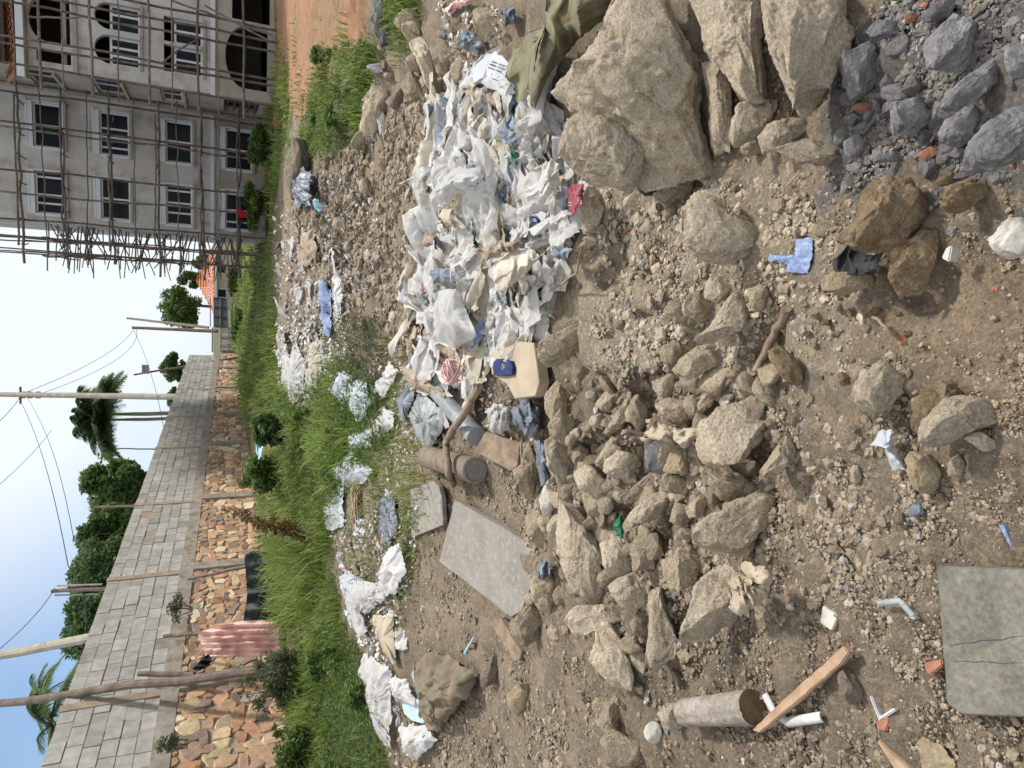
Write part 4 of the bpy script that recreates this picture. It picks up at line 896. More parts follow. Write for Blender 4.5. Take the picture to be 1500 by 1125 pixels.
 ('tan','lumpy dark clod at the lower edge of the dirt slope',[(880,1090),(905,1075),(945,1085),(950,1115),(925,1135),(890,1125)],.6,.5),
 ('tan','elongated clod near the lower edge left of the birch log',[(878,1065),(888,1030),(905,1022),(908,1045),(895,1085)],.8,.6),
 ('pale','pale speckled stone just above the birch log',[(966,1050),(975,1032),(995,1030),(1003,1045),(995,1062),(975,1066)],.8,.6),
 ('white_stone','white angular stone beside the pale speckled stone',[(944,1070),(958,1058),(972,1068),(966,1088),(948,1088)],.8,.6),
 ('dirtclod','knobbly grey lump between the wood splint and the weathered board',[(1232,992),(1243,982),(1262,990),(1270,1015),(1262,1036),(1246,1034),(1233,1015)],.8,.55),
 ('tan','tan boulder on the far rubble ridge against the grass',[(521,193),(537,140),(549,113),(568,124),(574,143),(565,160),(552,187),(530,198)],.8,.6),
 ('white_stone','bright thin shard leaning on the far tan boulder',[(551,162),(562,156),(568,180),(556,199)],.5,.6),
 ('pale','long layered slab on the far right rubble ridge',[(596,47),(618,47),(630,75),(642,118),(629,142),(614,93),(602,68)],.8,.6),
 ('tan','hooked rock behind the long layered ridge slab',[(628,62),(655,60),(663,84),(656,112),(641,106)],.8,.6),
 ('grey','dark grey stone block on the ridge beside the red soil',[(543,-25),(571,-25),(571,31),(568,62),(555,68),(543,31)],.7,.5),
 ('dirtclod','grey earth mound with an upright plank in the weeds',[(412,249),(425,211),(443,193),(455,211),(461,236),(446,280),(428,296)],.7,.6),
 ('tan','pale pinkish slab among the dark bags at the top of the litter',[(695,13),(727,11),(732,37),(711,56),(695,32)],.4,.6),
 ('tan','stony clod on the ridge between the layered slab and the grass',[(578,30),(592,10),(612,5),(618,38),(600,50)],.8,.6),
 ('tan','crumbly clod on the ridge near the white foam block',[(586,120),(600,105),(620,118),(622,140),(600,145)],.7,.6),
 ('tan','soil clod at the litter edge under the big tan boulder',[(851,300),(862,272),(880,285),(885,315),(868,345),(855,335)],.8,.6),
 ('tan','flat pale brick like slab under the huge boulder',[(968,258),(1018,255),(1015,290),(1000,297),(965,292)],.5,.6),
 ('tan','rough lump where the dirt slope meets the cardboard box',[(800,578),(818,560),(836,575),(834,605),(812,620),(800,600)],.8,.6),
 ('tan','long dark earthy lump beside the cardboard box',[(790,500),(850,470),(872,478),(868,500),(820,535),(785,540)],.7,.6),
 ('tan','rock crest above the long tan rock',[(805,622),(822,600),(842,618),(846,640),(826,650),(808,640)],.8,.6),
 ('tan','narrow rock left of the tall spiked rock',[(925,915),(938,895),(950,905),(946,930),(930,932)],.8,.6),
 ('tan','small triangular rock in the gap beside the spear boulder',[(922,962),(938,945),(948,960),(945,985),(932,980)],.8,.6),
]
for (k, lb, poly, T, dr) in BIG: rock('pale' if 'boulder' in lb and k == 'tan' else k, lb, poly, T, dr, lift=.45 if lb.startswith('squarish tan') else 0.0)

# loose stones, copied from a few prototypes
PROTO = {}
def protos(kind, n=9, sub=4):
    if kind in PROTO: return PROTO[kind]
    L = []
    for q in range(n):
        rng = np.random.default_rng(500 + q + len(kind) * 7); V, Fc = ico(2); Q = (V + rng.normal(0, .05, V.shape)) * rng.uniform(.7, 1.2, 3)
        Q = facet(Q, rng, 11, .48, .85); Q = Q * (1 + rng.normal(0, .04, (len(Q), 1))); o_ = rng.uniform(0, 99, 3); Q, Fc = split4(Q, Fc); Q, Fc = split4(Q, Fc); V = Q / np.linalg.norm(Q, axis=1)[:, None]
        Q = Q + V * (.02 * fbm(Q * 2 + o_, 3, 1) - .035 * np.abs(fbm(Q * 5 + o_, 2, 4)) + .018 * fbm(Q * 13 + o_, 3, 6))[:, None]
        me_o = Acc().add(Q * .1, Fc).build('loose_stone', M[kind], None, True); L.append(me_o)
    PROTO[kind] = [L, 0]; return PROTO[kind]
def loose(kind, poly, n, smin, smax, label, group, name='loose_stone', cat='stone', px=True, lift=.15, space=0):
    L, _ = protos(kind); q = scatter(n * 6 if space else n, poly, False)
    if space:
        kp = []
        for c_ in q:
            if all((c_[0] - e[0]) ** 2 + (c_[1] - e[1]) ** 2 > space ** 2 for e in kp): kp.append(c_)
        q = np.array(kp[:n])
    pts = march(q[:, 0], q[:, 1])
    for i, p in enumerate(pts):
        d = depth(p); s = smin + (smax - smin) * RNG.random() ** 2.0; r = s * d / FPX if px else s
        pr = PROTO[kind]
        src = pr[0][RNG.integers(len(pr[0]))]
        if pr[1] < len(pr[0]): o = pr[0][pr[1]]; pr[1] += 1
        else: o = src.copy(); COL.objects.link(o)
        o.name = name
        o.location = p + np.array([0, 0, r * lift]); o.rotation_euler = RNG.uniform(0, 6.28, 3)
        f = RNG.uniform(.7, 1.25, 3) * r / .1; o.scale = f
        tag(o, label, cat, group)
CENTRE = [(850,560),(1000,540),(1140,545),(1140,720),(1010,780),(900,860),(800,760),(830,640)]
loose('tan', CENTRE, 98, 12, 27, 'loose tan rubble stone lying between the big rocks of the central heap', 'loose stones of the central rubble heap', space=17)
loose('pale', CENTRE, 40, 10, 20, 'loose pale rubble stone lying between the big rocks of the central heap', 'loose pale stones of the central rubble heap', space=26)
loose('tan', [(760,800),(900,860),(1000,990),(930,1030),(830,960),(780,900)], 20, 10, 22, 'loose tan rubble stone lying between the spear boulder and the large slab', 'loose stones beside the large slab', space=20)
loose('tan', [(880,270),(1000,285),(1240,250),(1230,400),(1340,480),(1320,540),(1180,600),(1130,500),(940,560),(870,430)], 27, 7, 15, 'loose tan stone lying on the dirt around the heart shaped rock', 'loose stones around the heart shaped rock')
loose('grey', CINDER, 125, 6, 22, 'dark grey cinder stone of the heap in the picture corner', 'grey stones of the cinder heap', name='cinder_stone')
loose('brick', [(1240,140),(1480,0),(1500,200),(1500,330),(1360,260),(1270,240)], 12, 4, 9, 'small reddish chip mixed into the grey cinder heap', 'reddish chips in the cinder heap', name='brick_chip', cat='chip')
loose('pale', [(980,1000),(900,900),(1150,900),(1300,700),(1500,780),(1360,860),(1180,1000)], 21, 5, 11, 'loose pale stone on the brown dirt near the birch log and board', 'loose stones on the foreground dirt')
loose('dirtclod', [(1090,1130),(1100,1075),(1180,1065),(1250,1080),(1260,1130)], 22, 6, 13, 'rounded dark pebble of the cluster under the white plastic pipe', 'dark pebbles under the white pipe', name='pebble', cat='pebble')
loose('tan', [(410,290),(470,240),(560,200),(640,150),(690,110),(640,200),(620,420),(560,400),(480,330)], 26, 6, 14, 'rubble stone on the far dirt ridge beyond the white litter', 'stones on the far dirt ridge')
loose('tan', [(575,0),(690,0),(690,110),(640,200),(560,230),(520,215),(560,60)], 24, 8, 22, 'rough clod on the far ridge between the layered slab and the litter', 'clods on the far right ridge', space=18)
loose('tan', [(1150,600),(1330,600),(1400,760),(1200,900),(1130,800)], 19, 7, 16, 'loose rubble stone on the dirt between the deep gap and the crusty grey rock', 'loose stones beyond the deep gap', space=20)
loose('brown', [(1200,420),(1330,430),(1340,560),(1240,600),(1180,520)], 19, 6, 13, 'loose brown stone in the stony gully below the black wrapper', 'loose stones of the stony gully')

# ------------------------------------------------------------------ sheets, bags, boards
def cpts(poly, K, Mb, jag, sd):
    r = np.random.default_rng(sd); poly = np.array(poly, float); n = len(poly); seg = np.roll(poly, -1, 0) - poly; L = np.linalg.norm(seg, axis=1)
    cum = np.concatenate([[0], np.cumsum(L)]); t = np.linspace(0, cum[-1], Mb, endpoint=False); i = np.searchsorted(cum, t, 'right') - 1
    b = poly[i] + seg[i] * ((t - cum[i]) / L[i])[:, None] + r.normal(0, jag, (Mb, 2)); c = b.mean(0)
    return c, b
def cloth(name, kind, label, poly, cat='plastic bag', bulge=.03, amp=.02, fr=7.0, lift=.012, jag=.6, group=None, sd=None, K=14, Mb=64, top=None, rim=0.0, ridge=True):
    sd = int(abs(poly[0][0] * 7 + poly[0][1] * 13)) if sd is None else sd
    c, b = cpts(poly, K, Mb, jag, sd); rho = np.linspace(0, 1, K + 1)[1:]
    px = np.concatenate([[c], (c + rho[:, None, None] * (b - c)).reshape(-1, 2)]); R_ = np.concatenate([[0], np.repeat(rho, Mb)])
    g = march(px[:, 0], px[:, 1])
    # smooth the ground under the sheet so that it spans bumps
    o_ = np.random.default_rng(sd).uniform(0, 50, 2); x, y = g[:, 0] + o_[0], g[:, 1] + o_[1]; a_ = np.random.default_rng(sd).uniform(0, pi)
    xr, yr = x * cos(a_) - y * sin(a_), x * sin(a_) + y * cos(a_)
    n1 = fbm2(xr * fr * 1.8, yr * fr * .7, 3, 3, .55)
    h = amp * ((1 - 2 * np.abs(n1)) if ridge else n1)
    z = lift + bulge * (1 - R_ ** 2) + h * (1 - .5 * R_) + amp * .8 + rim * R_ ** 3 * np.maximum(fbm2(x * fr, y * fr, 2, 8), -.2)
    p = g + np.array([0, 0, 1.0]) * np.maximum(z, .004)[:, None]
    v = dirs(px[:, 0], px[:, 1]); vz = -v[:, 2] / np.linalg.norm(v, axis=1); q_ = CAM + v * ((p[:, 2] - CAM[2]) / v[:, 2])[:, None]
    kq = sm(.22, .42, vz)[:, None]; p = p * (1 - kq) + q_ * kq        # a raised sheet reaches towards the viewer, so its outline stays put
    p[:, :2] += (amp * .7) * np.stack([fbm2(x * fr * 2, y * fr * 2, 2, 71), fbm2(x * fr * 2, y * fr * 2, 2, 73)], -1)
    F = [(0, 1 + k, 1 + (k + 1) % Mb) for k in range(Mb)]; a = Acc()
    kk = np.arange(K - 1)[:, None] * Mb + 1; j = np.arange(Mb)[None]; j2 = (j + 1) % Mb
    Fq = np.stack([kk + j, kk + Mb + j, kk + Mb + j2, kk + j2], -1).reshape(-1, 4)
    org = p.mean(0); a.add(p, np.array(F)); a.F.append(Fq.astype(np.int32))
    o = a.build(name, M[kind], None, True, origin=org); EXCL.append([tuple(q) for q in b])
    tag(o, label, cat, group); return o, p
def board(name, kind, label, poly, cat, thick=.02, lift=.0, tilt=(0, 0), jag=0.0, mt=None):
    poly = np.array(poly, float); c = poly.mean(0); g = G(*c); nrm = np.array([tilt[0], tilt[1], 1.0]); nrm /= np.linalg.norm(nrm)
    hs = march(poly[:, 0], poly[:, 1]); base = g + nrm * (np.median((hs - g) @ nrm) + lift)
    if jag:
        rj = np.random.default_rng(int(c[0])); o2 = []
        for k in range(len(poly)):
            a_, b_ = poly[k], poly[(k + 1) % len(poly)]; m_ = max(1, int(np.linalg.norm(b_ - a_) / 9)); o2.append(a_)
            for q in range(1, m_): o2.append(a_ + (b_ - a_) * q / m_ + rj.normal(0, jag, 2))
        poly = np.array(o2)
    D = dirs(poly[:, 0], poly[:, 1]); tp = base + nrm * thick; t = ((tp - CAM) @ nrm) / (D @ nrm); top = CAM + D * t[:, None]; bot = top - nrm * (thick + .01)
    n = len(poly); org = top.mean(0); bmx = bmesh.new()
    tv = [bmx.verts.new(q - org) for q in top]; bv = [bmx.verts.new(q - org) for q in bot]
    bmx.faces.new(tv); bmx.faces.new(bv[::-1])
    for k in range(n): bmx.faces.new((tv[k], bv[k], bv[(k + 1) % n], tv[(k + 1) % n]))
    bmesh.ops.recalc_face_normals(bmx, faces=bmx.faces)
    bmesh.ops.bevel(bmx, geom=[e for e in bmx.edges], offset=min(.003, thick * .25), segments=2, affect='EDGES')
    me = bpy.data.meshes.new(name); bmx.to_mesh(me); bmx.free(); me.materials.append(M[kind]); o = bpy.data.objects.new(name, me); COL.objects.link(o); o.location = org
    EXCL.append([tuple(q) for q in poly]); return tag(o, label, cat), top, nrm
def stick(name, kind, label, pts, r0, r1, cat='stick', lifts=None, wob=.004, nseg=5, n=8, sd=3, flat=None):
    g = march([p[0] for p in pts], [p[1] for p in pts]); d = [depth(q) for q in g]; lifts = lifts or [.02] * len(pts)
    g[:, 2] += lifts
    # keep the pixel position after lifting
    for k, p in enumerate(pts):
        v = dirs(*p); t = d[k] - lifts[k] / (-v[2]) if v[2] < 0 else d[k]; g[k] = CAM + v * t
    L = np.concatenate([line(g[k], g[k + 1], nseg, wob, 0, sd + k)[(1 if k else 0):] for k in range(len(g) - 1)])
    s = np.mean(d) / FPX; a = Acc(); tube(a, L - g[0], np.linspace(r0, r1, len(L)) * s, n); o = a.build(name, M[kind], None, True); o.location = g[0]
    return tag(o, label, cat), g
# heap of white plastic
HEAP = [(622,205),(650,150),(690,138),(760,150),(812,150),(828,200),(835,250),(850,295),(838,390),(808,440),(785,500),(725,525),(690,570),(650,565),(603,530),(610,460),(640,330),(632,250)]
def crumple(kind, n, seed):
    r = np.random.default_rng(seed); m = 40; u = np.linspace(-.5, .5, m); U, V = np.meshgrid(u, u * r.uniform(.5, 1.0)); p = np.stack([U, V, 0 * U], -1).reshape(-1, 3)
    e = r.uniform(.8, 1.0, 1); o = r.uniform(0, 80, 3)
    def vec(q, s): return np.stack([fbm(q + o, 2, s), fbm(q + o + 31, 2, s + 1), fbm(q + o + 57, 2, s + 2)], -1)
    q = p.copy(); q = q + .26 * vec(p * 1.6, 1) * (1, 1, .9); q = q + .062 * vec(p * 4.2, 7); q = q + .022 * vec(p * 11, 12)
    rd = fbm(np.stack([p[:, 0] * 3.2, p[:, 1] * 1.2, 0 * p[:, 0]], -1) + o, 3, 33); q[:, 2] = q[:, 2] * .5 + .07 * (1 - 2 * np.abs(rd))
    a_ = r.uniform(0, 2 * pi); nn = np.array([cos(a_), sin(a_), 0]); dd = q @ nn - r.uniform(.15, .35); k = np.maximum(dd, 0)   # one side folded over
    q = q - nn * (k * 1.6)[:, None] + np.array([0, 0, 1.0]) * (.10 * np.sin(np.minimum(k * 8, pi / 2)))[:, None]
    q -= q.mean(0); i = np.arange(m - 1)[:, None] * m + np.arange(m - 1)[None]; F = np.stack([i, i + 1, i + m + 1, i + m], -1).reshape(-1, 4)
    return Acc().add(q, F)
GR = 'plastic bags of the white litter heap'
cp = {}
for kind, c in (('plastic', 9), ('cream', 5), ('bluish', 4), ('kraft', 3), ('slate', 3)):
    cp[kind] = [[crumple(kind, 40, 900 + k + 40 * len(kind)) for k in range(c)], [None] * c]
LAB = dict(plastic='crumpled white plastic bag in the litter heap below the boulders', cream='crumpled cream coloured wrapper in the white litter heap',
           bluish='crumpled bluish clear plastic in the white litter heap', kraft='crumpled brown paper in the white litter heap', slate='crumpled dark grey plastic scrap in the white litter heap')
NAME = dict(plastic='plastic_bag', cream='cream_wrapper', bluish='clear_bag', kraft='paper_scrap', slate='dark_scrap')
GRP = dict(plastic='white plastic bags of the litter heap', cream='cream wrappers of the litter heap', bluish='clear plastic bags of the litter heap', kraft='brown paper scraps of the litter heap', slate='dark plastic scraps of the litter heap')
def drop(kind, p, size, lift, label=None, group=None, tilt=.24):
    k = RNG.integers(len(cp[kind][0])); pr = cp[kind]
    if pr[1][k] is None: o = pr[0][k].build(NAME[kind], M[kind], None, True); pr[1][k] = o
    else: o = pr[1][k].copy(); COL.objects.link(o)
    o.location = p + np.array([0, 0, lift]); o.rotation_euler = (RNG.normal(0, tilt), RNG.normal(0, tilt), RNG.uniform(0, 6.28)); s = size; o.scale = (s, s, s * RNG.uniform(.8, 1.3))
    tag(o, label or LAB[kind], 'plastic bag' if kind in ('plastic', 'bluish') else 'wrapper' if kind == 'cream' else 'paper' if kind == 'kraft' else 'plastic scrap', group or GRP[kind])
q = scatter(260, HEAP, False); pts = march(q[:, 0], q[:, 1]); HEAP2 = [(600,150),(700,90),(845,190),(862,330),(830,460),(780,560),(690,620),(590,560),(590,430),(615,300)]
for p in march(*scatter(60, HEAP2, False).T): drop(RNG.choice(['plastic', 'cream', 'kraft', 'slate'], p=[.45, .2, .25, .1]), p, RNG.uniform(14, 46) * depth(p) / FPX, .01)
for i, p in enumerate(pts):
    kind = RNG.choice(['plastic', 'cream', 'bluish', 'kraft', 'slate'], p=[.54, .20, .10, .10, .06]); d = depth(p)
    size = RNG.uniform(55, 135) * d / FPX * (1 if kind in ('plastic', 'cream') else .6); drop(kind, p, size, RNG.uniform(.01, .075))
for kind, n_, nm_, lab in (('blue', 6, 'blue_scrap', 'small blue scrap among the white bags of the heap'), ('black', 7, 'black_scrap', 'small black plastic scrap among the white bags of the heap'), ('green', 2, 'green_scrap', 'small green scrap among the white bags of the heap'), ('red', 1, 'red_scrap', 'small red scrap among the white bags of the heap'), ('card', 8, 'cardboard_scrap', 'torn cardboard scrap among the white bags of the heap')):
    cp[kind] = [[crumple(kind, 40, 70 + k) for k in range(2)], [None, None]]; NAME[kind] = nm_
    for p in march(*scatter(n_, HEAP, False).T):
        drop(kind, p, RNG.uniform(16, 42) * depth(p) / FPX * (1.5 if kind == 'card' else 1), .10, lab, lab.split(' among')[0] + 's of the heap')
FL = [(410,330),(470,320),(500,400),(500,580),(440,620),(412,560)]
for kind, n_, lab in (('plastic', 34, 'small white plastic scrap in the far litter strip along the grass'), ('kraft', 14, 'small brown paper scrap in the far litter strip along the grass'), ('slate', 8, 'small dark scrap in the far litter strip along the grass')):
    for p in march(*scatter(n_, FL, False).T): drop(kind, p, RNG.uniform(14, 40) * depth(p) / FPX, .02, lab, lab.replace('scrap', 'scraps')[:40].rstrip())
EL = [(490,700),(560,690),(600,760),(600,900),(640,1070),(590,1110),(545,960),(505,860)]
for kind, n_, lab in (('plastic', 16, 'small white plastic scrap on the dirt edge between grass and slabs'), ('bluish', 8, 'small clear plastic scrap on the dirt edge between grass and slabs'), ('kraft', 9, 'small brown scrap on the dirt edge between grass and slabs')):
    for p in march(*scatter(n_, EL, False).T): drop(kind, p, RNG.uniform(16, 48) * depth(p) / FPX, .015, lab, lab.replace('scrap', 'scraps')[:36].rstrip())
SHEETS = [
 ('paper_sheet','paper','white printed sheet folded to a point beside the olive sacking',[(735,76),(758,100),(759,138),(743,141),(714,123),(688,133),(690,124),(723,83)],'paper',.02,.012,4,.13),
 ('paper_flap','kraft','brown grey torn flap just below the white printed sheet',[(688,134),(706,125),(748,148),(737,158),(715,152),(694,143)],'paper',.03,.012,6,.10),
 ('olive_sacking','olive','olive green sacking draped in thick folds beside the huge boulder',[(799,-25),(905,-25),(879,32),(847,59),(812,104),(790,155),(764,160),(752,112),(757,59),(796,51)],'sacking',.12,.11,1.7,.06),
 ('red_wrapper','red','red and white wrapper at the litter edge by the squarish boulder',[(831,271),(855,268),(853,300),(840,316),(833,312)],'wrapper',.03,.008,8,0.16),
 ('printed_scrap','slate','black and white patterned scrap among the white bags',[(656,397),(680,393),(682,409),(660,418)],'plastic scrap',.02,.006,8,0.21),
 ('patterned_scrap','slate','dark marbled scrap in the upper part of the white litter heap',[(738,190),(748,179),(766,203),(757,215),(745,205)],'plastic scrap',.02,.01,8,0.21),
 ('plastic_strip','plastic','long pale strip of plastic reaching towards the red wrapper',[(774,336),(805,318),(832,306),(837,313),(805,336),(780,345)],'plastic bag',.03,.012,8,0.19),
 ('plastic_bag','cream','smooth cream bag spread in the middle of the white heap',[(728,392),(752,368),(780,366),(792,378),(765,402),(742,428),(730,415)],'plastic bag',.06,.02,6,0.18),
 ('plastic_bag','plastic','smooth white bag with a wide flat face low in the heap',[(656,452),(664,428),(684,424),(698,462),(708,492),(684,512),(660,500)],'plastic bag',.07,.015,5,0.18),
 ('plastic_bag','plastic','bright bluish white bag beside the squarish boulder',[(808,233),(820,240),(817,275),(795,305),(768,292),(765,280),(785,268),(798,248)],'plastic bag',.06,.03,7,0.16),
 ('plastic_bag','plastic','tall white bag with a dark mouth at the far side of the heap',[(665,262),(690,248),(715,247),(722,262),(700,275),(675,300),(655,300)],'plastic bag',.09,.03,6,0.16),
 ('dark_scrap','slate','dark blue patterned scrap at the lower right of the heap',[(808,360),(838,364),(828,382),(810,376)],'plastic scrap',.02,.01,8,0.16),
 ('kraft_leaf','kraft','curled brown paper in the middle of the white heap',[(706,368),(738,354),(764,355),(755,366),(722,382)],'paper',.03,.02,8,0.21),
 ('dark_bag','slate','dark crumpled bag at the far top of the litter by the ridge',[(681,50),(700,45),(712,61),(706,78),(684,73)],'plastic bag',.05,.03,8,.05),
 ('dark_bag','slate','dark blue scrap beside the pinkish slab at the top of the litter',[(737,13),(757,11),(760,32),(745,38)],'plastic bag',.04,.02,8,.05),
 ('pink_cloth','pinkcloth','small pink cloth lying on the far ridge at the picture edge',[(657,18),(672,6),(700,-6),(700,4),(675,14),(662,22)],'cloth',.04,.02,8,.03),
 ('grey_plastic_sheet','greybag','grey cloudy plastic sheet beside the bluish plastic roll',[(626,572),(645,592),(660,615),(655,630),(640,655),(629,657),(607,609)],'plastic sheet',.04,.015,6,.05),
 ('grey_plastic_sheet','slate','dark blue grey plastic corner at the edge of the litter',[(589,588),(613,560),(616,580),(600,618)],'plastic sheet',.03,.01,6,.05),
 ('dark_plastic_sheet','kraft','brown grey torn plastic sheet above the bluish roll',[(605,538),(624,541),(650,566),(666,578),(660,590),(640,572),(622,572)],'plastic sheet',.03,.015,6,.12),
 ('white_bag','plastic','white knotted bag just above the dark grey crumpled bag',[(714,601),(725,590),(748,598),(748,626),(735,640),(718,631)],'plastic bag',.08,.02,9,.03),
 ('dark_bag','slate','dark grey crumpled bag between the white bag and the rubble',[(746,602),(772,580),(792,598),(792,628),(780,641),(752,622)],'plastic bag',.07,.03,8,.03),
 ('blue_strip','slate','blue grey plastic strip pinned between two long rocks',[(782,640),(797,652),(808,702),(800,712),(792,712),(786,680)],'plastic strip',.02,.01,8,.03),
 ('blue_fabric','blue','torn blue woven fabric lying alone on the brown dirt',[(1165,351),(1189,349),(1190,375),(1183,400),(1149,399),(1154,389),(1125,382),(1127,375),(1165,374),(1178,366)],'fabric',.008,.004,8,.01),
 ('black_wrapper','black','black plastic wrapper gaping open on the yellowish rock',[(1221,378),(1238,362),(1262,366),(1295,367),(1283,386),(1254,403),(1222,395)],'wrapper',-.02,.02,9,.05),
 ('crumpled_paper','card','crumpled tan paper on the end of the broad pale rock',[(1067,857),(1101,818),(1125,841),(1119,881),(1091,902),(1070,897)],'paper',.05,.03,14,.10),
 ('beige_scrap','card','beige torn plastic caught between the rubble rocks',[(938,638),(960,618),(985,628),(1022,626),(1026,645),(1000,655),(985,638),(960,640),(945,650)],'plastic scrap',.03,.02,12,.06),
 ('brown_sack','sack','brown folded sack with green patches lying on the dirt slope',[(616,970),(641,955),(671,964),(702,985),(696,1013),(671,1041),(650,1074),(631,1059),(622,1041)],'sack',.09,.045,4.5,.015),
 ('plastic_sheet','plastic','large whitish plastic sheet along the grass edge at the lower left',[(535,973),(541,957),(580,976),(585,1018),(582,1074),(585,1096),(569,1084),(552,1042)],'plastic sheet',.08,.03,4,.03),
 ('plastic_sheet','plastic','white plastic sheet trailing from the litter above the cardboard scraps',[(505,845),(560,852),(594,846),(582,872),(552,892),(530,909),(546,922),(536,934),(522,905)],'plastic sheet',.05,.03,5,.04),
 ('cardboard_scrap','card','torn brown cardboard flap beside the white plastic sheet',[(552,900),(586,900),(583,917),(590,976),(574,962),(558,923)],'cardboard',.03,.015,5,.03),
 ('white_bag','plastic','small white bag between the plastic sheet and the pale blue lid',[(580,990),(606,993),(619,1029),(594,1026)],'plastic bag',.05,.03,8,.03),
 ('white_bag','plastic','torn white bag near the lower left corner of the dirt',[(597,1060),(636,1063),(646,1082),(622,1112),(602,1098)],'plastic bag',.06,.03,8,.03),
 ('white_bag','bluish','puffed pale bag at the grass edge above the straw',[(474,744),(490,710),(508,714),(508,771),(487,778)],'plastic bag',.05,.03,5,.02),
 ('clear_bag','bluish','clear plastic bag tangled in the weeds above the puffed bag',[(489,691),(519,662),(553,690),(540,707),(508,712)],'plastic bag',.05,.03,5,.02),
 ('clear_bag','bluish','bluish clear bag among the creeping weeds',[(513,637),(556,627),(550,656),(521,658)],'plastic bag',.05,.03,5,.02),
 ('white_bag','plastic','bright white scrap of sheet at the weed edge above the clear bags',[(553,627),(569,598),(585,605),(584,624),(561,641)],'plastic bag',.04,.02,6,.03),
 ('white_bag','plastic','bluish white bag lying above the trailing plastic sheet',[(577,805),(596,795),(606,835),(590,868),(565,863)],'plastic bag',.07,.03,6,.03),
 ('grey_scrap','bluish','grey plastic scrap at the grass edge over the trailing sheet',[(508,840),(529,843),(529,869),(513,877)],'plastic scrap',.06,.03,6,.03),
 ('blue_strip','blue','long pale blue plastic strip in the far litter strip',[(474,415),(487,413),(494,462),(491,494),(481,491),(476,449)],'plastic strip',.03,.02,3,.04),
 ('white_scrap','plastic','white torn scrap beside the bare dirt track beyond the heap',[(552,571),(578,530),(591,545),(570,582)],'plastic scrap',.03,.02,5,.03),
 ('clear_sheet','bluish','clear sheet under the weeds by the far litter strip',[(487,568),(506,543),(528,549),(519,570),(512,600)],'plastic sheet',.05,.03,4,.04),
 ('dark_scrap','black','black plastic scrap under the lower edge of the huge boulder',[(928,268),(945,250),(965,258),(962,280),(935,285)],'plastic scrap',.03,.02,10,.06),
 ('plastic_scrap','bluish','pale crumpled plastic half buried near the soft yellowish rock',[(1270,652),(1290,628),(1306,630),(1312,660),(1328,690),(1308,688),(1296,655)],'plastic scrap',.02,.015,10,.02),
 ('yellow_paper','ochre','torn yellow paper at the lower picture edge beside the board',[(1345,1084),(1352,1078),(1378,1090),(1402,1122),(1390,1140),(1350,1140)],'paper',.01,.006,8,.012),
 ('green_scrap','green','green plastic corner sticking out beside the cardboard box',[(774,560),(783,535),(792,545),(788,560),(779,572)],'plastic scrap',.04,.01,8,.06),
 ('green_scrap','green','green plastic scrap deep between the rubble rocks',[(897,770),(908,752),(918,765),(912,790)],'plastic scrap',.02,.01,8,.03),
 ('navy_cloth','slate','navy plastic strip by the corner of the large concrete slab',[(778,850),(790,825),(803,820),(806,838),(792,850),(785,868)],'plastic strip',.03,.02,9,.04),
 ('grey_scrap','slate','grey plastic scrap in the weeds on the near earth mound',[(440,265),(455,245),(474,262),(468,300),(448,305)],'plastic scrap',.12,.08,4,.05),
 ('green_rag','skyblue','pale green rag on the far litter slope',[(470,300),(478,290),(484,305),(476,312)],'rag',.05,.02,5,.05),
 ('white_sheet','plastic','ragged white sheet on the far litter beside the tall grass',[(418,520),(440,505),(452,530),(450,575),(430,600),(415,570)],'plastic sheet',.03,.03,3,.03),
 ('white_sheet','cream','torn cream sheet in the far litter strip below the blue strip',[(455,505),(472,498),(478,540),(465,575),(452,560)],'plastic sheet',.03,.03,3,.03),
 ('white_sheet','plastic','thin white sheet edge beside the long pale blue strip',[(496,400),(503,395),(510,440),(505,480),(497,470)],'plastic sheet',.02,.02,4,.03),
 ('paper_sheet','kraft','flattened brown paper on the far litter above the blue strip',[(440,345),(462,335),(470,365),(455,392),(440,380)],'paper',.02,.02,4,.03),
 ('white_sheet','bluish','limp clear sheet hanging into the weeds below the white scrap',[(520,560),(545,552),(552,590),(535,618),(518,600)],'plastic sheet',.04,.03,4,.03),
 ('dark_sheet','slate','dusty grey plastic half buried between the straw and the small tile',[(560,730),(580,722),(590,770),(575,800),(560,780)],'plastic sheet',.02,.02,5,.015),
 ('foam_block','pvc','white foam block standing on the far ridge by the grass',[(553,97),(566,95),(567,107),(556,109)],'foam block',.10,.01,5,.03),
]
PR = {}
for row in SHEETS:
    nm, kd, lb, poly, ct, bl, am, fq, lf = row
    o, p = cloth(nm, kd, lb, poly, ct, bl, am, fq, lf, K=22 if ct in ('sacking', 'sack', 'plastic sheet') else 14, Mb=120 if ct in ('sacking', 'sack', 'plastic sheet') else 64); PR[lb] = (o, p)
# faded print on the white sheet, as part of it
o, p = PR['white printed sheet folded to a point beside the olive sacking']
ink = Acc()
def tri_project(p0, Vs):                               # lay a small mark on the nearest piece of sheet
    k = np.argmin(((p - p0) ** 2).sum(1)); return p[k][2]
def mark(x0, y0, x1, y1, wpx=1.0, acc=ink):
    a_, b_ = np.array([x0, y0], float), np.array([x1, y1], float); pr_ = np.array([-(b_ - a_)[1], (b_ - a_)[0]]); pr_ = pr_ / (np.linalg.norm(pr_) + 1e-9) * wpx / 2
    c4 = [a_ - pr_, b_ - pr_, b_ + pr_, a_ + pr_]; V = []
    pix = CAM + 0
    for q in c4:
        v = dirs(*q); rel = p - CAM; t = (rel @ v) / (v @ v); dist = np.linalg.norm(rel - t[:, None] * v, axis=1); k = np.argsort(dist)[:4]; V.append(CAM + v * (t[k].min() - .004))
    acc.add(np.array(V) - np.array(o.location), [(0, 1, 2, 3)])
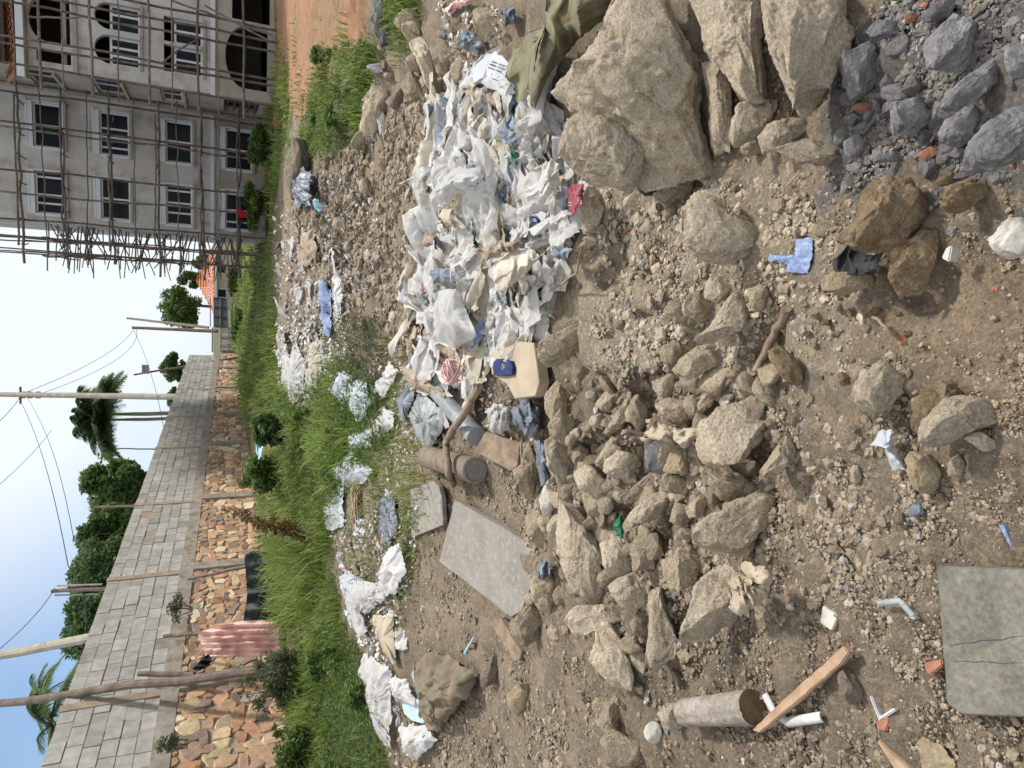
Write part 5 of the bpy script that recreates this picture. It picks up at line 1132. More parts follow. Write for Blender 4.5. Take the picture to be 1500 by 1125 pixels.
for rw, (xa, ya) in enumerate([(719.5, 89.5), (717, 93.5), (715, 98.5)]):
    for k in range(17):
        t = k * 1.95; 
        if k in (5, 10): continue
        mark(xa + t, ya + t * .36, xa + t + 1.25, ya + t * .36 + .5, 1.7 + .6 * (k % 2))
mark(708, 110, 757, 128, 1.1)
for k in range(5): mark(712 + 9 * k, 102 + 4.5 * k, 710 + 9 * k, 109 + 3.2 * k, .5)
ink.build('print', M['ink'], o)
o, p = PR['black and white patterned scrap among the white bags']
ink = Acc()
for k in range(3): mark(660 + 7 * k, 398 - k, 661 + 7 * k, 414 - k, 1.6, ink)
for k in range(3): mark(659, 401 + 5 * k, 679, 397 + 5 * k, 1.2, ink)
ink.build('print', M['paper'], o)
o, p = PR['red and white wrapper at the litter edge by the squarish boulder']
ink = Acc(); mark(833, 297, 852, 294, 1.2, ink); mark(833, 301, 852, 298, 1.0, ink); ink.build('white_stripe', M['paper'], o)
# pink net, navy cloth with emblem inside the cardboard box
bx_ = board('cardboard_box', 'card', 'flattened cardboard box with a round hole showing navy cloth', [(719,518),(762,500),(782,502),(790,560),(784,580),(754,584),(742,562),(720,548)], 'cardboard box', .05, .10, (.05, -.08))[0]
nv, top, nrm = board('navy_fabric', 'navy', 'round navy cloth with a small pale emblem lying on the cardboard box', [(722,530),(728,526),(738,525),(748,529),(751,538),(750,549),(738,551),(722,550)], 'cloth', .015, .156, (.05, -.08))
em = Acc(); c3_ = top.mean(0) + nrm * .003; s_ = depth(c3_) / FPX; ex = np.cross(nrm, [0, 0, 1.0]) if abs(nrm[2]) < .9 else np.cross(nrm, [0, 1.0, 0]); ex /= np.linalg.norm(ex); ey = np.cross(nrm, ex)
def ring(cx_, cy_, r, w_=.7):
    th = np.linspace(0, 2 * pi, 20); em.add(np.concatenate([[c3_ + (cx_ + (r - w_) * cos(t)) * s_ * ex + (cy_ + (r - w_) * sin(t)) * s_ * ey for t in th], [c3_ + (cx_ + r * cos(t)) * s_ * ex + (cy_ + r * sin(t)) * s_ * ey for t in th]]) - np.array(nv.location), [(k, k + 1, 21 + k, 20 + k) for k in range(19)])
ring(0, 0, 4.6); ring(0, 0, 2.6); ring(0, 4.5, 2.0, .9); em.build('emblem', M['card'], nv)
net = Acc(); g0 = G(702, 545); s_ = depth(g0) / FPX; rn = np.random.default_rng(8)
for k in range(46):
    a0 = rn.uniform(0, 2 * pi); pts_ = []
    r1_ = rn.uniform(8, 19); r2_ = rn.uniform(5, 13); tilt_ = rn.uniform(-.6, .6)
    for t in np.linspace(0, 1.2 * pi, 9): pts_.append(g0 + np.array([cos(t + a0) * r1_, sin(t + a0) * r1_ * .8, 6 + r2_ * np.sin(t) + 12 * tilt_ * cos(t)]) * s_ + (0, 0, .15))
    tube(net, np.array(pts_) - g0, 1.0 * s_, 5)
o = net.build('net_bundle', M['pink'], None, True); o.location = g0; tag(o, 'tangled pink netting bundle tied at the end of the long stick', 'net')
st_ = Acc(); g0 = G(530, 745); s_ = depth(g0) / FPX; rn = np.random.default_rng(12)
for k in range(170):
    c_ = np.array([rn.normal(0, 13), rn.normal(0, 9), rn.uniform(1, 14)]); a0 = rn.normal(.4, .5); l_ = rn.uniform(10, 30); t_ = np.linspace(-1, 1, 5)
    L = np.stack([c_[0] + np.cos(a0) * l_ * t_, c_[1] + np.sin(a0) * l_ * .7 * t_ + 3 * t_ ** 2, np.maximum(c_[2] - 7 * t_ ** 2 * rn.uniform(0, 1.5), .3)], 1) * s_
    tube(st_, L, .9 * s_, 4)
o = st_.build('straw_bundle', M['hay'], None, True); o.location = g0; tag(o, 'loose bundle of dry straw coloured fibres beside the puffed pale bag', 'straw')
# slabs and boards
big_, _, _ = board('concrete_slab', 'concrete', 'large cracked grey concrete slab lying on the dirt slope', [(666,732),(762,788),(794,822),(782,848),(764,895),(748,904),(643,822)], 'slab', .03, .0, (-.02, -.10), .35)
board('concrete_slab', 'concrete', 'small five sided grey concrete tile above the large slab', [(601,717),(634,704),(643,713),(647,729),(649,769),(602,788)], 'slab', .025, .03, (-.02, -.10), .25)
wb_, wtop, wnrm = board('weathered_board', 'plywood', 'big weathered grey green board at the bottom edge of the picture', [(1371,829),(1560,838),(1560,1054),(1410,1047),(1387,1031)], 'board', .03, .01, (.0, .02), .25)
ck = Acc()
for (p_, q_, w_) in (((1388, 946), (1500, 931), .55), ((1392, 969), (1500, 971), .45)):
    e0 = [CAM + dirs(*c_) * (((wtop.mean(0) + wnrm * .0012 - CAM) @ wnrm) / (dirs(*c_) @ wnrm)) for c_ in (p_, q_)]; L = line(e0[0], e0[1], 12, .0012, 0, 5); sd_ = np.cross(e0[1] - e0[0], wnrm); sd_ /= np.linalg.norm(sd_); hw_ = w_ * .0016 * np.sin(np.linspace(.3, 2.9, 12))[:, None]
    L = L - ((L - e0[0]) @ wnrm)[:, None] * wnrm; ck.add(np.concatenate([L - sd_ * hw_, L + sd_ * hw_]) - np.array(wb_.location), [(k, k + 1, 13 + k, 12 + k) for k in range(11)])
ck.build('crack', M['ink'], wb_)
board('wooden_board', 'wood', 'short brown board lying between the grey cylinder and the white bag', [(695,661),(711,631),(762,648),(758,682),(748,690)], 'board', .03, .06, (.1, -.25))
board('wood_plank', 'wood', 'split grey brown plank pointing at the flat yellowish round stone', [(717,912),(733,905),(764,955),(762,966),(753,970),(742,952)], 'plank', .03, .0, (.0, -.05), .3)
board('tile_chip', 'white_stone', 'cream coloured tile chip lying on dark dirt left of the wood splint', [(1205,887),(1228,901),(1218,924),(1200,912)], 'tile chip', .008, .008, (.1, -.1))
board('tile_chip', 'tan', 'small squarish tan shard on the dirt right of the heart rock', [(1122,293),(1146,289),(1147,303),(1138,311),(1127,307)], 'shard', .012, .008, (.1, -.1))
board('brick_chip', 'brick', 'orange brick chip touching the edge of the weathered board', [(1352,971),(1380,965),(1381,975),(1363,989),(1355,983)], 'chip', .02, .004, (.1, -.1))
board('brick_chip', 'brick', 'orange chip under the white bent plastic angle', [(1282,1057),(1302,1050),(1302,1060),(1297,1072),(1284,1068)], 'chip', .015, .004, (.1, -.1))
board('wood_chip', 'freshwood', 'pale wood offcut at the lower picture edge left of the yellow paper', [(1283,1086),(1290,1086),(1345,1140),(1318,1140)], 'wood chip', .012, .008, (.0, -.1), .2)
board('plastic_disc', 'lightblue', 'pale blue oval plastic lid beside the brown sack', [(587,1028),(600,1022),(613,1025),(622,1036),(628,1053),(619,1060),(603,1056),(592,1046)], 'lid', .012, .05, (.1, -.15))
board('upright_plank', 'freshwood', 'pale upright plank standing in the grey earth mound', [(425,230),(429,229),(465,239),(466,244),(426,241)], 'plank', .05, .35, (0, -.9))
wsp = board('wood_splint', 'freshwood', 'reddish brown wood splint lying across the end of the birch log', [(1101,1070),(1150,1022),(1235,946),(1243,957),(1230,975),(1112,1074)], 'wood splint', .015, .035, (.0, .0), .5)[0]
# birch log
gA, gB = march([1003, 1103], [1044, 1036]); sA = depth(gB) / FPX; r_ = 24 * sA
gA = gA + (0, 0, r_ * .75); gB = gB + (0, 0, r_ * .75)
for k, (q, px_) in enumerate(((gA, (1003, 1044)), (gB, (1103, 1036)))):
    v = dirs(*px_); q[:] = CAM + v * ((q[2] - CAM[2]) / v[2])
lg = empty('birch_log', gA, 0, 'short pale barked log with a dark sawn end on the dirt', 'log'); ax = (gB - gA); ax_ = ax / np.linalg.norm(ax); sd_ = np.cross(ax_, [0, 0, 1.0]); sd_ /= np.linalg.norm(sd_); uq = np.cross(sd_, ax_)
bk = Acc(); nl, na = 24, 40; tq = np.linspace(0, 2 * pi, na, endpoint=False); rows_ = []
for k in range(nl):
    f = k / (nl - 1); rad = r_ * (.88 + .14 * f) * (1 + .03 * fbm2(np.cos(tq) * 2 + 5, np.sin(tq) * 2 + f * 3, 2, 3)); crack = np.exp(-((np.angle(np.exp(1j * (tq - 1.25 - .15 * f)))) / .09) ** 2) * .10 * r_
    rad = rad - crack; rows_.append(ax[None] * f + (np.cos(tq) * rad)[:, None] * sd_ + (np.sin(tq) * rad)[:, None] * uq)
V = np.concatenate(rows_); kk = np.arange(nl - 1)[:, None] * na; j = np.arange(na)[None]; j2 = (j + 1) % na
bk.add(V, np.stack([kk + j, kk + j2, kk + na + j2, kk + na + j], -1).reshape(-1, 4)); bk.build('bark', M['bark'], lg, True)
for f, rw in ((0, rows_[0]), (1, rows_[-1])):
    cpn = Acc(); c_ = rw.mean(0) + ax_ * (.004 if f else -.004); inner = c_ + (rw - rw.mean(0)) * .5 - ax_ * (.012 if f else -.012)
    cpn.add(np.concatenate([rw + ax_ * (.001 if f else -.001), inner, [c_ - ax_ * (.016 if f else -.016)]]), [(k, (k + 1) % na, na + (k + 1) % na, na + k) for k in range(na)] + [(na + k, na + (k + 1) % na, 2 * na) for k in range(na)]); cpn.build('sawn_end', M['endgrain'], lg, True)
# grey dusty cylinder
gA, gB = march([640, 712], [668, 688]); sA = depth(gA) / FPX; rc_ = 16 * sA
P0_ = gA + (0, 0, rc_ * .9); P1_ = gB + (0, 0, rc_ * .9)
cy_ = empty('concrete_cylinder', P0_, 0, 'dusty grey concrete filled pipe lying on its side under the forked stick', 'pipe'); a = Acc(); tube(a, line((0, 0, 0), P1_ - P0_, 8, .002), rc_, 28, cap=False); a.build('pipe_wall', M['dirtclod'], cy_, True)
ax = P1_ - P0_; ax_ = ax / np.linalg.norm(ax); sd_ = np.cross(ax_, [0, 0, 1.0]); sd_ /= np.linalg.norm(sd_); uq = np.cross(sd_, ax_); th = np.linspace(0, 2 * pi, 28, endpoint=False)
for c_, s_ in ((np.zeros(3), -1), (ax, 1)):
    a = Acc(); o1 = [c_ + rc_ * (cos(t) * sd_ + sin(t) * uq) + ax_ * s_ * .001 for t in th]; o2 = [c_ + rc_ * .86 * (cos(t) * sd_ + sin(t) * uq) + ax_ * s_ * .004 for t in th]; o4 = [c_ + rc_ * .84 * (cos(t) * sd_ + sin(t) * uq) - ax_ * s_ * .006 for t in th]
    a.add(np.array(o1 + o2 + o4), [(k, (k + 1) % 28, 28 + (k + 1) % 28, 28 + k) for k in range(28)] + [(28 + k, 28 + (k + 1) % 28, 56 + (k + 1) % 28, 56 + k) for k in range(28)] + [tuple(range(56, 84))]); a.build('end_face', M['concrete'], cy_)
# bluish roll, sticks, white pipe pieces
rl, g = stick('plastic_roll', 'greybag', 'bluish grey rolled plastic tube lying diagonally in the litter', [(642, 576), (698, 640)], 12, 13, 'plastic roll', [.10, .10], .003, 8, 18)
stick('forked_stick', 'wood', 'long dark bent stick lying over the roll and the grey cylinder', [(703, 566), (653, 648), (657, 690), (664, 710)], 4.5, 5.0, 'stick', [.22, .2, .2, .05], .004, 5)
stick('branch', 'wood', 'grey brown branch half buried beside the dark oval rock', [(1152, 452), (1135, 490), (1106, 545)], 7, 5, 'branch', [.03, .05, .03], .004, 5)
stick('thin_stick', 'wood', 'thin curved stick in the stony gully', [(1278, 465), (1300, 480), (1313, 500)], 2.6, 1.8, 'stick', [.03, .04, .02], .003, 5)
stick('thin_stick', 'freshwood', 'straw coloured twig on the dirt beside the pale flake', [(1152, 272), (1172, 250)], 1.4, 1.0, 'twig', [.02, .03], .001, 4)
stick('thin_stick', 'wood', 'dark splinter stuck upright in the far dirt slope', [(612, 192), (632, 232)], 2.5, 1.2, 'stick', [.05, .02], .001, 4)
stick('thin_stick', 'wood', 'pale stem running along the lower edge of the white heap', [(808, 425), (845, 400), (852, 360)], 2.0, 1.4, 'stick', [.12, .12, .12], .003, 5)
stick('pen', 'skyblue', 'thin light blue plastic pen on the dark dirt above the sack', [(681, 957), (694, 934)], 2.2, 1.6, 'pen', [.015, .015], 0, 3)
def shell(name, kind, label, pts, wpx, cat, lift=.03, bend=.6):   # curved strip of rigid plastic
    g = march([q[0] for q in pts], [q[1] for q in pts]); L = np.concatenate([line(g[k], g[k + 1], 7)[(1 if k else 0):] for k in range(len(g) - 1)]); s = depth(g[0]) / FPX
    t = np.gradient(L, axis=0); t /= np.linalg.norm(t, axis=1)[:, None]; sdv = np.cross(t, [0, 0, 1.0]); sdv /= np.linalg.norm(sdv, axis=1)[:, None]
    a = Acc(); m = 9; ang = np.linspace(-1.2, 1.2, m); r = wpx * s / 1.8
    for off in (0, -.004):
        V = L[:, None] + sdv[:, None] * (np.sin(ang) * (r + off))[None, :, None] + np.array([0, 0, 1.0]) * ((np.cos(ang) - .35) * (r + off) + lift)[None, :, None]
        kk = np.arange(len(L) - 1)[:, None] * m + np.arange(m - 1)[None]; a.add(V.reshape(-1, 3) - g[0], np.stack([kk, kk + 1, kk + m + 1, kk + m], -1).reshape(-1, 4))
    o = a.build(name, M[kind], None, True); o.location = g[0]; return tag(o, label, cat)
shell('pipe_piece', 'pvc', 'white curved broken plastic pipe under the wood splint', [(1127, 1016), (1140, 1040), (1162, 1056), (1213, 1048)], 13, 'pipe', .02)
shell('plastic_shard', 'greybag', 'curved grey plastic shard arching over a clod left of the board', [(1300, 882), (1330, 878), (1350, 900)], 9, 'plastic shard', .03)
an = board('plastic_angle', 'pvc', 'small white bent plastic angle strip on the foreground dirt', [(1272,1020),(1276,1019),(1288,1050),(1308,1037),(1311,1041),(1287,1058)], 'plastic strip', .012, .01)[0]
board('white_chip', 'white_stone', 'white chip stuck under the upright diamond rock', [(1378,378),(1386,361),(1394,360),(1390,384)], 'chip', .02, .05)
board('blue_wrapper', 'blue', 'tiny shiny blue wrapper at the picture edge above the board', [(1463,770),(1470,768),(1482,800),(1490,812),(1478,798)], 'wrapper', .004, .01)
board('yellow_chip', 'ochre', 'tiny bright yellow chip in the sandy hollow', [(1447,464),(1456,461),(1460,467),(1450,471)], 'chip', .008, .004)
rock('slate', 'small blue black stone on the dirt below the soft yellowish rock', [(1333,752),(1340,738),(1352,733),(1356,745),(1346,756),(1336,758)], .8, .5, 'dark_stone', 'stone')
rock('pale', 'round dark speckled pebble below the tall boulder', [(1247,690),(1254,678),(1263,690),(1258,708),(1250,705)], .8, .5, 'pebble', 'stone')

# ------------------------------------------------------------------ things hanging on the wall and in the bushes
def drape(name, kind, label, poly, d, cat, depth_=.10, fold=16, sd=0, mt=None):
    c, b = cpts(poly, 1, 80, .3, sd); K = 12; rho = np.linspace(0, 1, K + 1)[1:]; px = np.concatenate([[c], (c + rho[:, None, None] * (b - c)).reshape(-1, 2)])
    dd = d - .10 + depth_ * .5 * np.sin(px[:, 1] / fold * 6.28 + .02 * px[:, 0]) * (.4 + .6 * (px[:, 0] - px[:, 0].min()) / np.ptp(px[:, 0])) + depth_ * .4 * fbm2(px[:, 0] * .05, px[:, 1] * .12, 2, sd)
    p = CAM + dirs(px[:, 0], px[:, 1]) * dd[:, None]; a = Acc(); Mb = 80
    a.add(p, np.array([(0, 1 + k, 1 + (k + 1) % Mb) for k in range(Mb)])); kk = np.arange(K - 1)[:, None] * Mb + 1; j = np.arange(Mb)[None]; j2 = (j + 1) % Mb
    a.F.append(np.stack([kk + j, kk + Mb + j, kk + Mb + j2, kk + j2], -1).reshape(-1, 4).astype(np.int32)); o = a.build(name, M[kind], None, True, origin=p.mean(0)); return tag(o, label, cat)
drape('pink_cloth', 'pinkcloth', 'long pleated pink cloth hanging against the stone base of the wall', [(290,928),(296,924),(350,910),(396,908),(408,915),(410,958),(380,962),(340,962),(302,965)], 13.0, 'cloth', .22, 9, 1)
drape('black_cloth', 'black', 'small bundled black cloth hanging beside the top of the pink cloth', [(282,980),(295,965),(305,958),(312,966),(306,976),(290,984)], 12.9, 'cloth', .15, 8, 2)
drape('black_tarpaulin', 'tarp', 'dark tarpaulin sheet on the stone base behind the tall grass', [(358,815),(372,806),(420,815),(440,850),(430,905),(356,912),(362,870)], 14.6, 'tarpaulin', .2, 22, 3)

# ------------------------------------------------------------------ bushes and weeds
def bush(name, label, x0, x1, y0, y1, base, n, size, c1, c2, ncl=16, sd=1, cat='bush', dd=None, open_=.36, stems=7):
    g = G(*base); d = depth(g) if dd is None else dd; r = np.random.default_rng(sd); s = d / FPX; org = P(base[0], base[1], d); gz = float(H(org[0], org[1])); org[2] = org[2] if name == 'wall_weed' else min(org[2], gz) if dd is not None else gz
    o = empty(name, org, 0, label, cat); c = P((x0 + x1) / 2, (y0 + y1) / 2, d) - org; rad3 = np.array([(y1 - y0) / 2 * s, (y1 - y0 + x1 - x0) / 4 * s, (x1 - x0) / 2 * s])
    q = r.normal(0, 1, (ncl, 3)); q /= np.linalg.norm(q, axis=1)[:, None]; q *= (r.random(ncl) ** .45)[:, None]; cen = c + q * rad3 * .72; rad = rad3 * r.uniform(open_ * .7, open_ * 1.25, ncl)[:, None]
    tk = Acc()
    for k in range(min(stems, ncl)): tube(tk, line((r.normal(0, .04), r.normal(0, .04), -.05), cen[k], 5, .01, 0, sd + k), np.linspace(.018, .006, 5), 5)
    tk.build('stems', M['trunk'], o); lf = Acc(); leaves(lf, cen, rad, n, size, c1, c2, .1, sd); lf.build('foliage', M['leaf'], o, color=True); return o
DK = ((.022,.05,.016), (.085,.15,.04)); MD = ((.05,.09,.02), (.15,.22,.055)); GG = ((.07,.09,.045), (.17,.19,.10)); RD = ((.10,.07,.025), (.22,.13,.05))
bush('dark_bush', 'dark leafy bush against the stone base with a blue bag on it', 342, 420, 655, 728, (428, 690), 2300, .065, *MD, sd=21, ncl=22, open_=.34)
bush('dark_bush', 'dark bush beyond the light blue bag beside the tall grass', 368, 432, 602, 662, (432, 640), 1700, .065, *DK, sd=22, ncl=18, open_=.36)
p_ = P(381, 650, depth(G(428, 690)) - .5)
cp['bluish'][0].append(crumple('x', 40, 5)); sb_ = cp['bluish'][0][-1].build('blue_bag', M['skyblue'], None, True); cp['bluish'][0].pop(); sb_.location = p_; sb_.scale = (.55, .4, .35); sb_.rotation_euler = (.4, .2, .3); tag(sb_, 'light blue plastic bag caught on top of the dark bush', 'plastic bag')
bush('feathery_weed', 'tall grey green feathery weed in front of the stone base by the pink cloth', 352, 452, 935, 1062, (455, 1000), 7000, .026, *GG, ncl=60, sd=23, cat='weed', open_=.17, stems=16)
bush('leafy_weed', 'dark low leafy weed at the near end of the stone base', 392, 470, 1058, 1150, (470, 1100), 5200, .035, *MD, ncl=22, sd=24, cat='weed')
bush('wall_weed', 'grassy weed growing on the wall ledge near the cream pole', 244, 276, 868, 915, (278, 890), 650, .03, *GG, ncl=12, sd=25, cat='weed', dd=13.9, stems=4)
bush('wall_weed', 'tuft of weed on the wall ledge at the near end', 228, 268, 1068, 1112, (270, 1090), 600, .025, *GG, ncl=12, sd=26, cat='weed', dd=10.8, stems=4)
bush('leafy_weed', 'weedy shrub at the foot of the scaffolding by the red clothes', 352, 386, 262, 345, (392, 300), 2600, .10, *MD, ncl=18, sd=27, cat='shrub', dd=27)
bush('leafy_weed', 'shrub of weeds below the ground floor window of the block', 362, 402, 185, 250, (402, 220), 2200, .10, *MD, ncl=16, sd=28, cat='shrub', dd=25)
bush('leafy_weed', 'dark shrub between the scaffolding and the orange roofed house', 330, 358, 372, 440, (358, 400), 2400, .14, *DK, ncl=16, sd=29, cat='shrub', dd=50)
bush('leafy_weed', 'bushy weeds along the foot of the reed fence', 338, 362, 440, 520, (362, 480), 2400, .12, *MD, ncl=18, sd=30, cat='shrub', dd=42)
WL = 'broad leaved weed growing in the grass strip along the stone wall'; WG = 'broad leaved weeds of the grass strip'
wp_ = []
for k in range(3):
    b_ = bush('broadleaf_weed', WL, 440 - 30 - 8 * k, 448, 850, 890 + 8 * k, (446, 870), 420, .045, (.05,.10,.02), (.17,.26,.06), ncl=9, sd=60 + k, cat='weed', open_=.3, stems=8); b_['group'] = WG; wp_.append(b_)
wq = np.concatenate([scatter(16, GRASS[1], False), scatter(14, GRASS[0], False), scatter(6, GRASS[2], False)])
for k, p in enumerate(march(wq[:, 0], wq[:, 1])):
    src = wp_[k % 3]
    if k < 3: src.location = p; b_ = src
    else:
        b_ = src.copy(); COL.objects.link(b_)
        for ch in list(src.children): c_ = ch.copy(); COL.objects.link(c_); c_.parent = b_
    f = RNG.uniform(.35, .85); b_.location = p; b_.scale = (f, f, f * RNG.uniform(.7, 1.2)); b_.rotation_euler = (0, 0, RNG.uniform(0, 6.28))
# reddish tall weed arching from the litter towards the wall
g = G(470, 792); o = empty('reddish_weed', g, 0, 'tall arching weed with reddish brown leaves in front of the stone wall', 'weed'); d_ = depth(g); st_ = Acc(); lf = Acc(); rn = np.random.default_rng(31)
for k in range(5):
    tip = P(332 + 22 * k, 752 + rn.normal(0, 8) + 5 * k, d_ + rn.normal(0, .15)) - g; L = line((rn.normal(0, .03), 0, 0), tip, 9, .01, -.10, k); tube(st_, L, np.linspace(.012, .004, 9), 5, (.12, .05, .03))
    leaves(lf, L[2:], np.full(7, .09), 170, .035, (.12, .06, .02), (.22, .15, .05), 0, 40 + k)
st_.build('stem', M['trunk'], o); lf.build('foliage', M['leaf'], o, color=True)

# ------------------------------------------------------------------ grass
gr = Acc()
def grass(poly, n, h0, h1, sd, dens=True, colr=((.07, .128, .022), (.245, .33, .072)), tall=1.0, lean=.45):
    r = np.random.default_rng(sd); q = scatter(n, poly, False); p = march(q[:, 0], q[:, 1]); d = (p - CAM) @ FW
    k = d < 60; p, d = p[k], d[k]; n = len(p); p[:, :2] += r.normal(0, 1, (n, 2)) * (.05 + .016 * d)[:, None]; p[:, 2] = H(p[:, 0], p[:, 1])
    pt = fbm2(p[:, 0] * 1.1 + 9, p[:, 1] * .8, 3, 66); kp_ = r.random(n) < np.clip(.46 + 2.3 * pt, .03, 1); p, d = p[kp_], d[kp_]; n = len(p)
    cl = fbm2(p[:, 0] * 1.3, p[:, 1] * .9, 3, 61); h = (h0 + (h1 - h0) * np.clip(.45 + cl * 1.1, 0, 1.25)) * r.uniform(.55, 1.25, n)
    az = r.uniform(0, 2 * pi, n); ln = r.uniform(.1, lean * 2, n) * h; dx = np.stack([np.cos(az), np.sin(az), np.zeros(n)], -1)
    wv = np.stack([-np.sin(az), np.cos(az), np.zeros(n)], -1) * (np.maximum(.0035, .00075 * d) * r.uniform(.7, 1.5, n))[:, None]; up_ = np.array([0, 0, 1.0])
    V = []
    for t, w__ in ((0, 1), (.4, .9), (.75, .6)):
        c = p + dx * (ln * t ** 2)[:, None] + up_ * (h * (t - .18 * t ** 3))[:, None]; V += [c - wv * w__, c + wv * w__]
    V.append(p + dx * (ln * 1.0)[:, None] + up_ * (h * .80)[:, None])
    V = np.stack(V, 1).reshape(-1, 3); b = (np.arange(n) * 7)[:, None]
    mixc = np.clip(.5 + .5 * cl + r.normal(0, .25, n), 0, 1)[:, None]; c = np.array(colr[0]) + (np.array(colr[1]) - np.array(colr[0])) * mixc
    st = r.random(n) < .12; c[st] = np.array((.28, .23, .10)) * r.uniform(.7, 1.1, (st.sum(), 1))
    gr.add(V, np.concatenate([b + np.array([0, 1, 3, 2]), b + np.array([2, 3, 5, 4])]), np.repeat(c, 7, 0)); gr.F.append((np.concatenate([b + np.array([4, 5, 6])]) + gr.n - len(V)).astype(np.int32))
grass(GRASS[0], 21000, .10, .42, 1); grass(GRASS[1], 21000, .06, .34, 2); grass(GRASS[2], 8000, .05, .22, 3); grass(GRASS[3], 5000, .12, .35, 4); grass(GRASS[4], 1500, .08, .2, 5)
grass([(385,790),(470,780),(480,860),(440,905),(380,880)], 2600, .35, .75, 6, lean=.6); grass([(400,640),(440,600),(520,620),(500,740),(440,760)], 2600, .2, .5, 7, lean=.6)
grass([(400,640),(452,690),(462,790),(405,790),(372,730)], 4500, .12, .3, 18); grass([(345,480),(345,600),(412,600),(400,500)], 3500, .25, .55, 8); grass([(470,560),(520,520),(560,540),(590,620),(560,690),(520,700)], 1500, .06, .16, 9)
grass([(470,470),(620,520),(640,700),(600,900),(545,900),(480,760)], 2600, .04, .16, 19); grass([(560,620),(600,700),(610,760),(590,780),(555,700)], 260, .03, .08, 10)
grass([(346,350),(348,440),(372,440),(372,350)], 2600, .2, .5, 11); grass([(395,100),(400,60),(440,60),(440,130),(420,180)], 700, .05, .15, 12); grass([(500,480),(560,470),(570,540),(520,560)], 900, .05, .14, 13, colr=((.10,.10,.03),(.19,.18,.07)))
tag(gr.build('grass', M['leaf'], color=True), kind='stuff')
lw = Acc()                                              # creeping broad-leaved ground cover
def cover(poly, n, size, c1, c2, sd, hmax=.12):
    r = np.random.default_rng(sd); q = scatter(n, poly, False); p = march(q[:, 0], q[:, 1]); p[:, 2] += r.random(n) * hmax; leaves(lw, p, np.full(n, .03), n * 2, size, c1, c2, 0, sd)
cover(GRASS[0], 2600, .03, *MD, 11, .3); cover(GRASS[1], 3000, .022, *MD, 12, .25); cover([(430,770),(560,700),(620,760),(560,900),(500,880)], 900, .016, *GG, 13, .06); cover([(440,560),(520,520),(560,560),(580,640),(540,680),(500,740),(450,740),(430,650)], 5000, .02, *MD, 1); cover([(480,880),(540,960),(572,1125),(420,1125),(430,1000)], 6000, .018, *MD, 2); cover(GRASS[2], 1500, .02, *MD, 3); cover([(500,470),(560,460),(570,560),(500,560)], 900, .018, *GG, 4)
tag(lw.build('ground_cover', M['leaf'], color=True), kind='stuff')

# ------------------------------------------------------------------ small litter and gravel
lt = Acc(); rn = np.random.default_rng(77)
def litter(poly, n, pal, smin, smax, sd):
    r = np.random.default_rng(sd); q = scatter(n, poly, False); p = march(q[:, 0], q[:, 1]); d = (p - CAM) @ FW; s = r.uniform(smin, smax, n) * d / FPX
    m = 6; th = np.linspace(0, 2 * pi, m, endpoint=False)[None] + r.uniform(0, 1, (n, 1)); rad = s[:, None] * r.uniform(.5, 1.2, (n, m)); el = r.uniform(.35, 1.0, (n, 1)); a_ = r.uniform(0, pi, (n, 1))
    x = np.cos(th) * rad; y = np.sin(th) * rad * el; xr, yr = x * np.cos(a_) - y * np.sin(a_), x * np.sin(a_) + y * np.cos(a_)
    z = .015 + r.normal(0, .35, (n, m)) * s[:, None] + s[:, None] * .6 + r.normal(0, .4, (n, 1)) * xr
    V = np.stack([p[:, :1] + xr, p[:, 1:2] + yr, p[:, 2:] + np.maximum(z, .002)], -1); c0 = V.mean(1, keepdims=True) + np.array([0, 0, 1.0]) * (s * r.normal(0, .4, n))[:, None, None]
    V = np.concatenate([c0, V], 1); k = (np.arange(n) * 7)[:, None]; c = np.array(pal)[r.integers(len(pal), size=n)] * r.uniform(.8, 1.1, (n, 1))
    lt.add(V.reshape(-1, 3), np.concatenate([k + np.array([0, 1 + j, 1 + (j + 1) % m]) for j in range(m)]), np.repeat(c, 7, 0))
PW = [(.72,.71,.68),(.66,.62,.55),(.55,.48,.38),(.60,.64,.68)]; PD = [(.45,.38,.28),(.30,.23,.16),(.60,.55,.46),(.70,.68,.64),(.22,.17,.12),(.35,.38,.40)]
litter([(408,470),(480,430),(500,590),(430,650),(408,600)], 1000, PW, 2, 6, 1); litter([(405,300),(480,250),(560,300),(560,420),(500,460),(470,560),(412,500),(404,400)], 1300, PD, 1.5, 5, 2)
litter([(470,380),(520,370),(520,520),(480,540)], 330, PW, 2, 5, 3); litter([(540,520),(620,500),(620,640),(600,720),(560,700)], 600, PD, 1.5, 4.5, 4)
litter([(480,760),(620,740),(600,900),(560,960),(520,900)], 600, PD, 2, 5.5, 5); litter([(500,800),(540,900),(575,980),(560,1000),(515,910)], 130, PW, 3, 8, 6); litter(HEAP, 1300, PW + PD, 2, 7, 7); litter([(1000,640),(1500,600),(1500,1125),(640,1125),(640,940),(800,1000)], 1300, [(.34,.28,.20),(.16,.12,.09),(.42,.38,.32),(.12,.11,.10)], .7, 2.6, 21)
litter([(560,950),(640,1060),(640,1125),(580,1125)], 160, PD, 2, 6, 8); litter([(640,0),(760,20),(740,80),(690,130),(670,100)], 200, PD, 2, 7, 9); litter([(700,540),(800,590),(780,660),(700,640),(640,700),(600,640)], 260, PD, 2, 6, 10)
tag(lt.build('litter', mat('litter_scraps', (1, 1, 1), tint=True, rough=.6, trans=.15), color=True), kind='stuff')
gv = Acc()
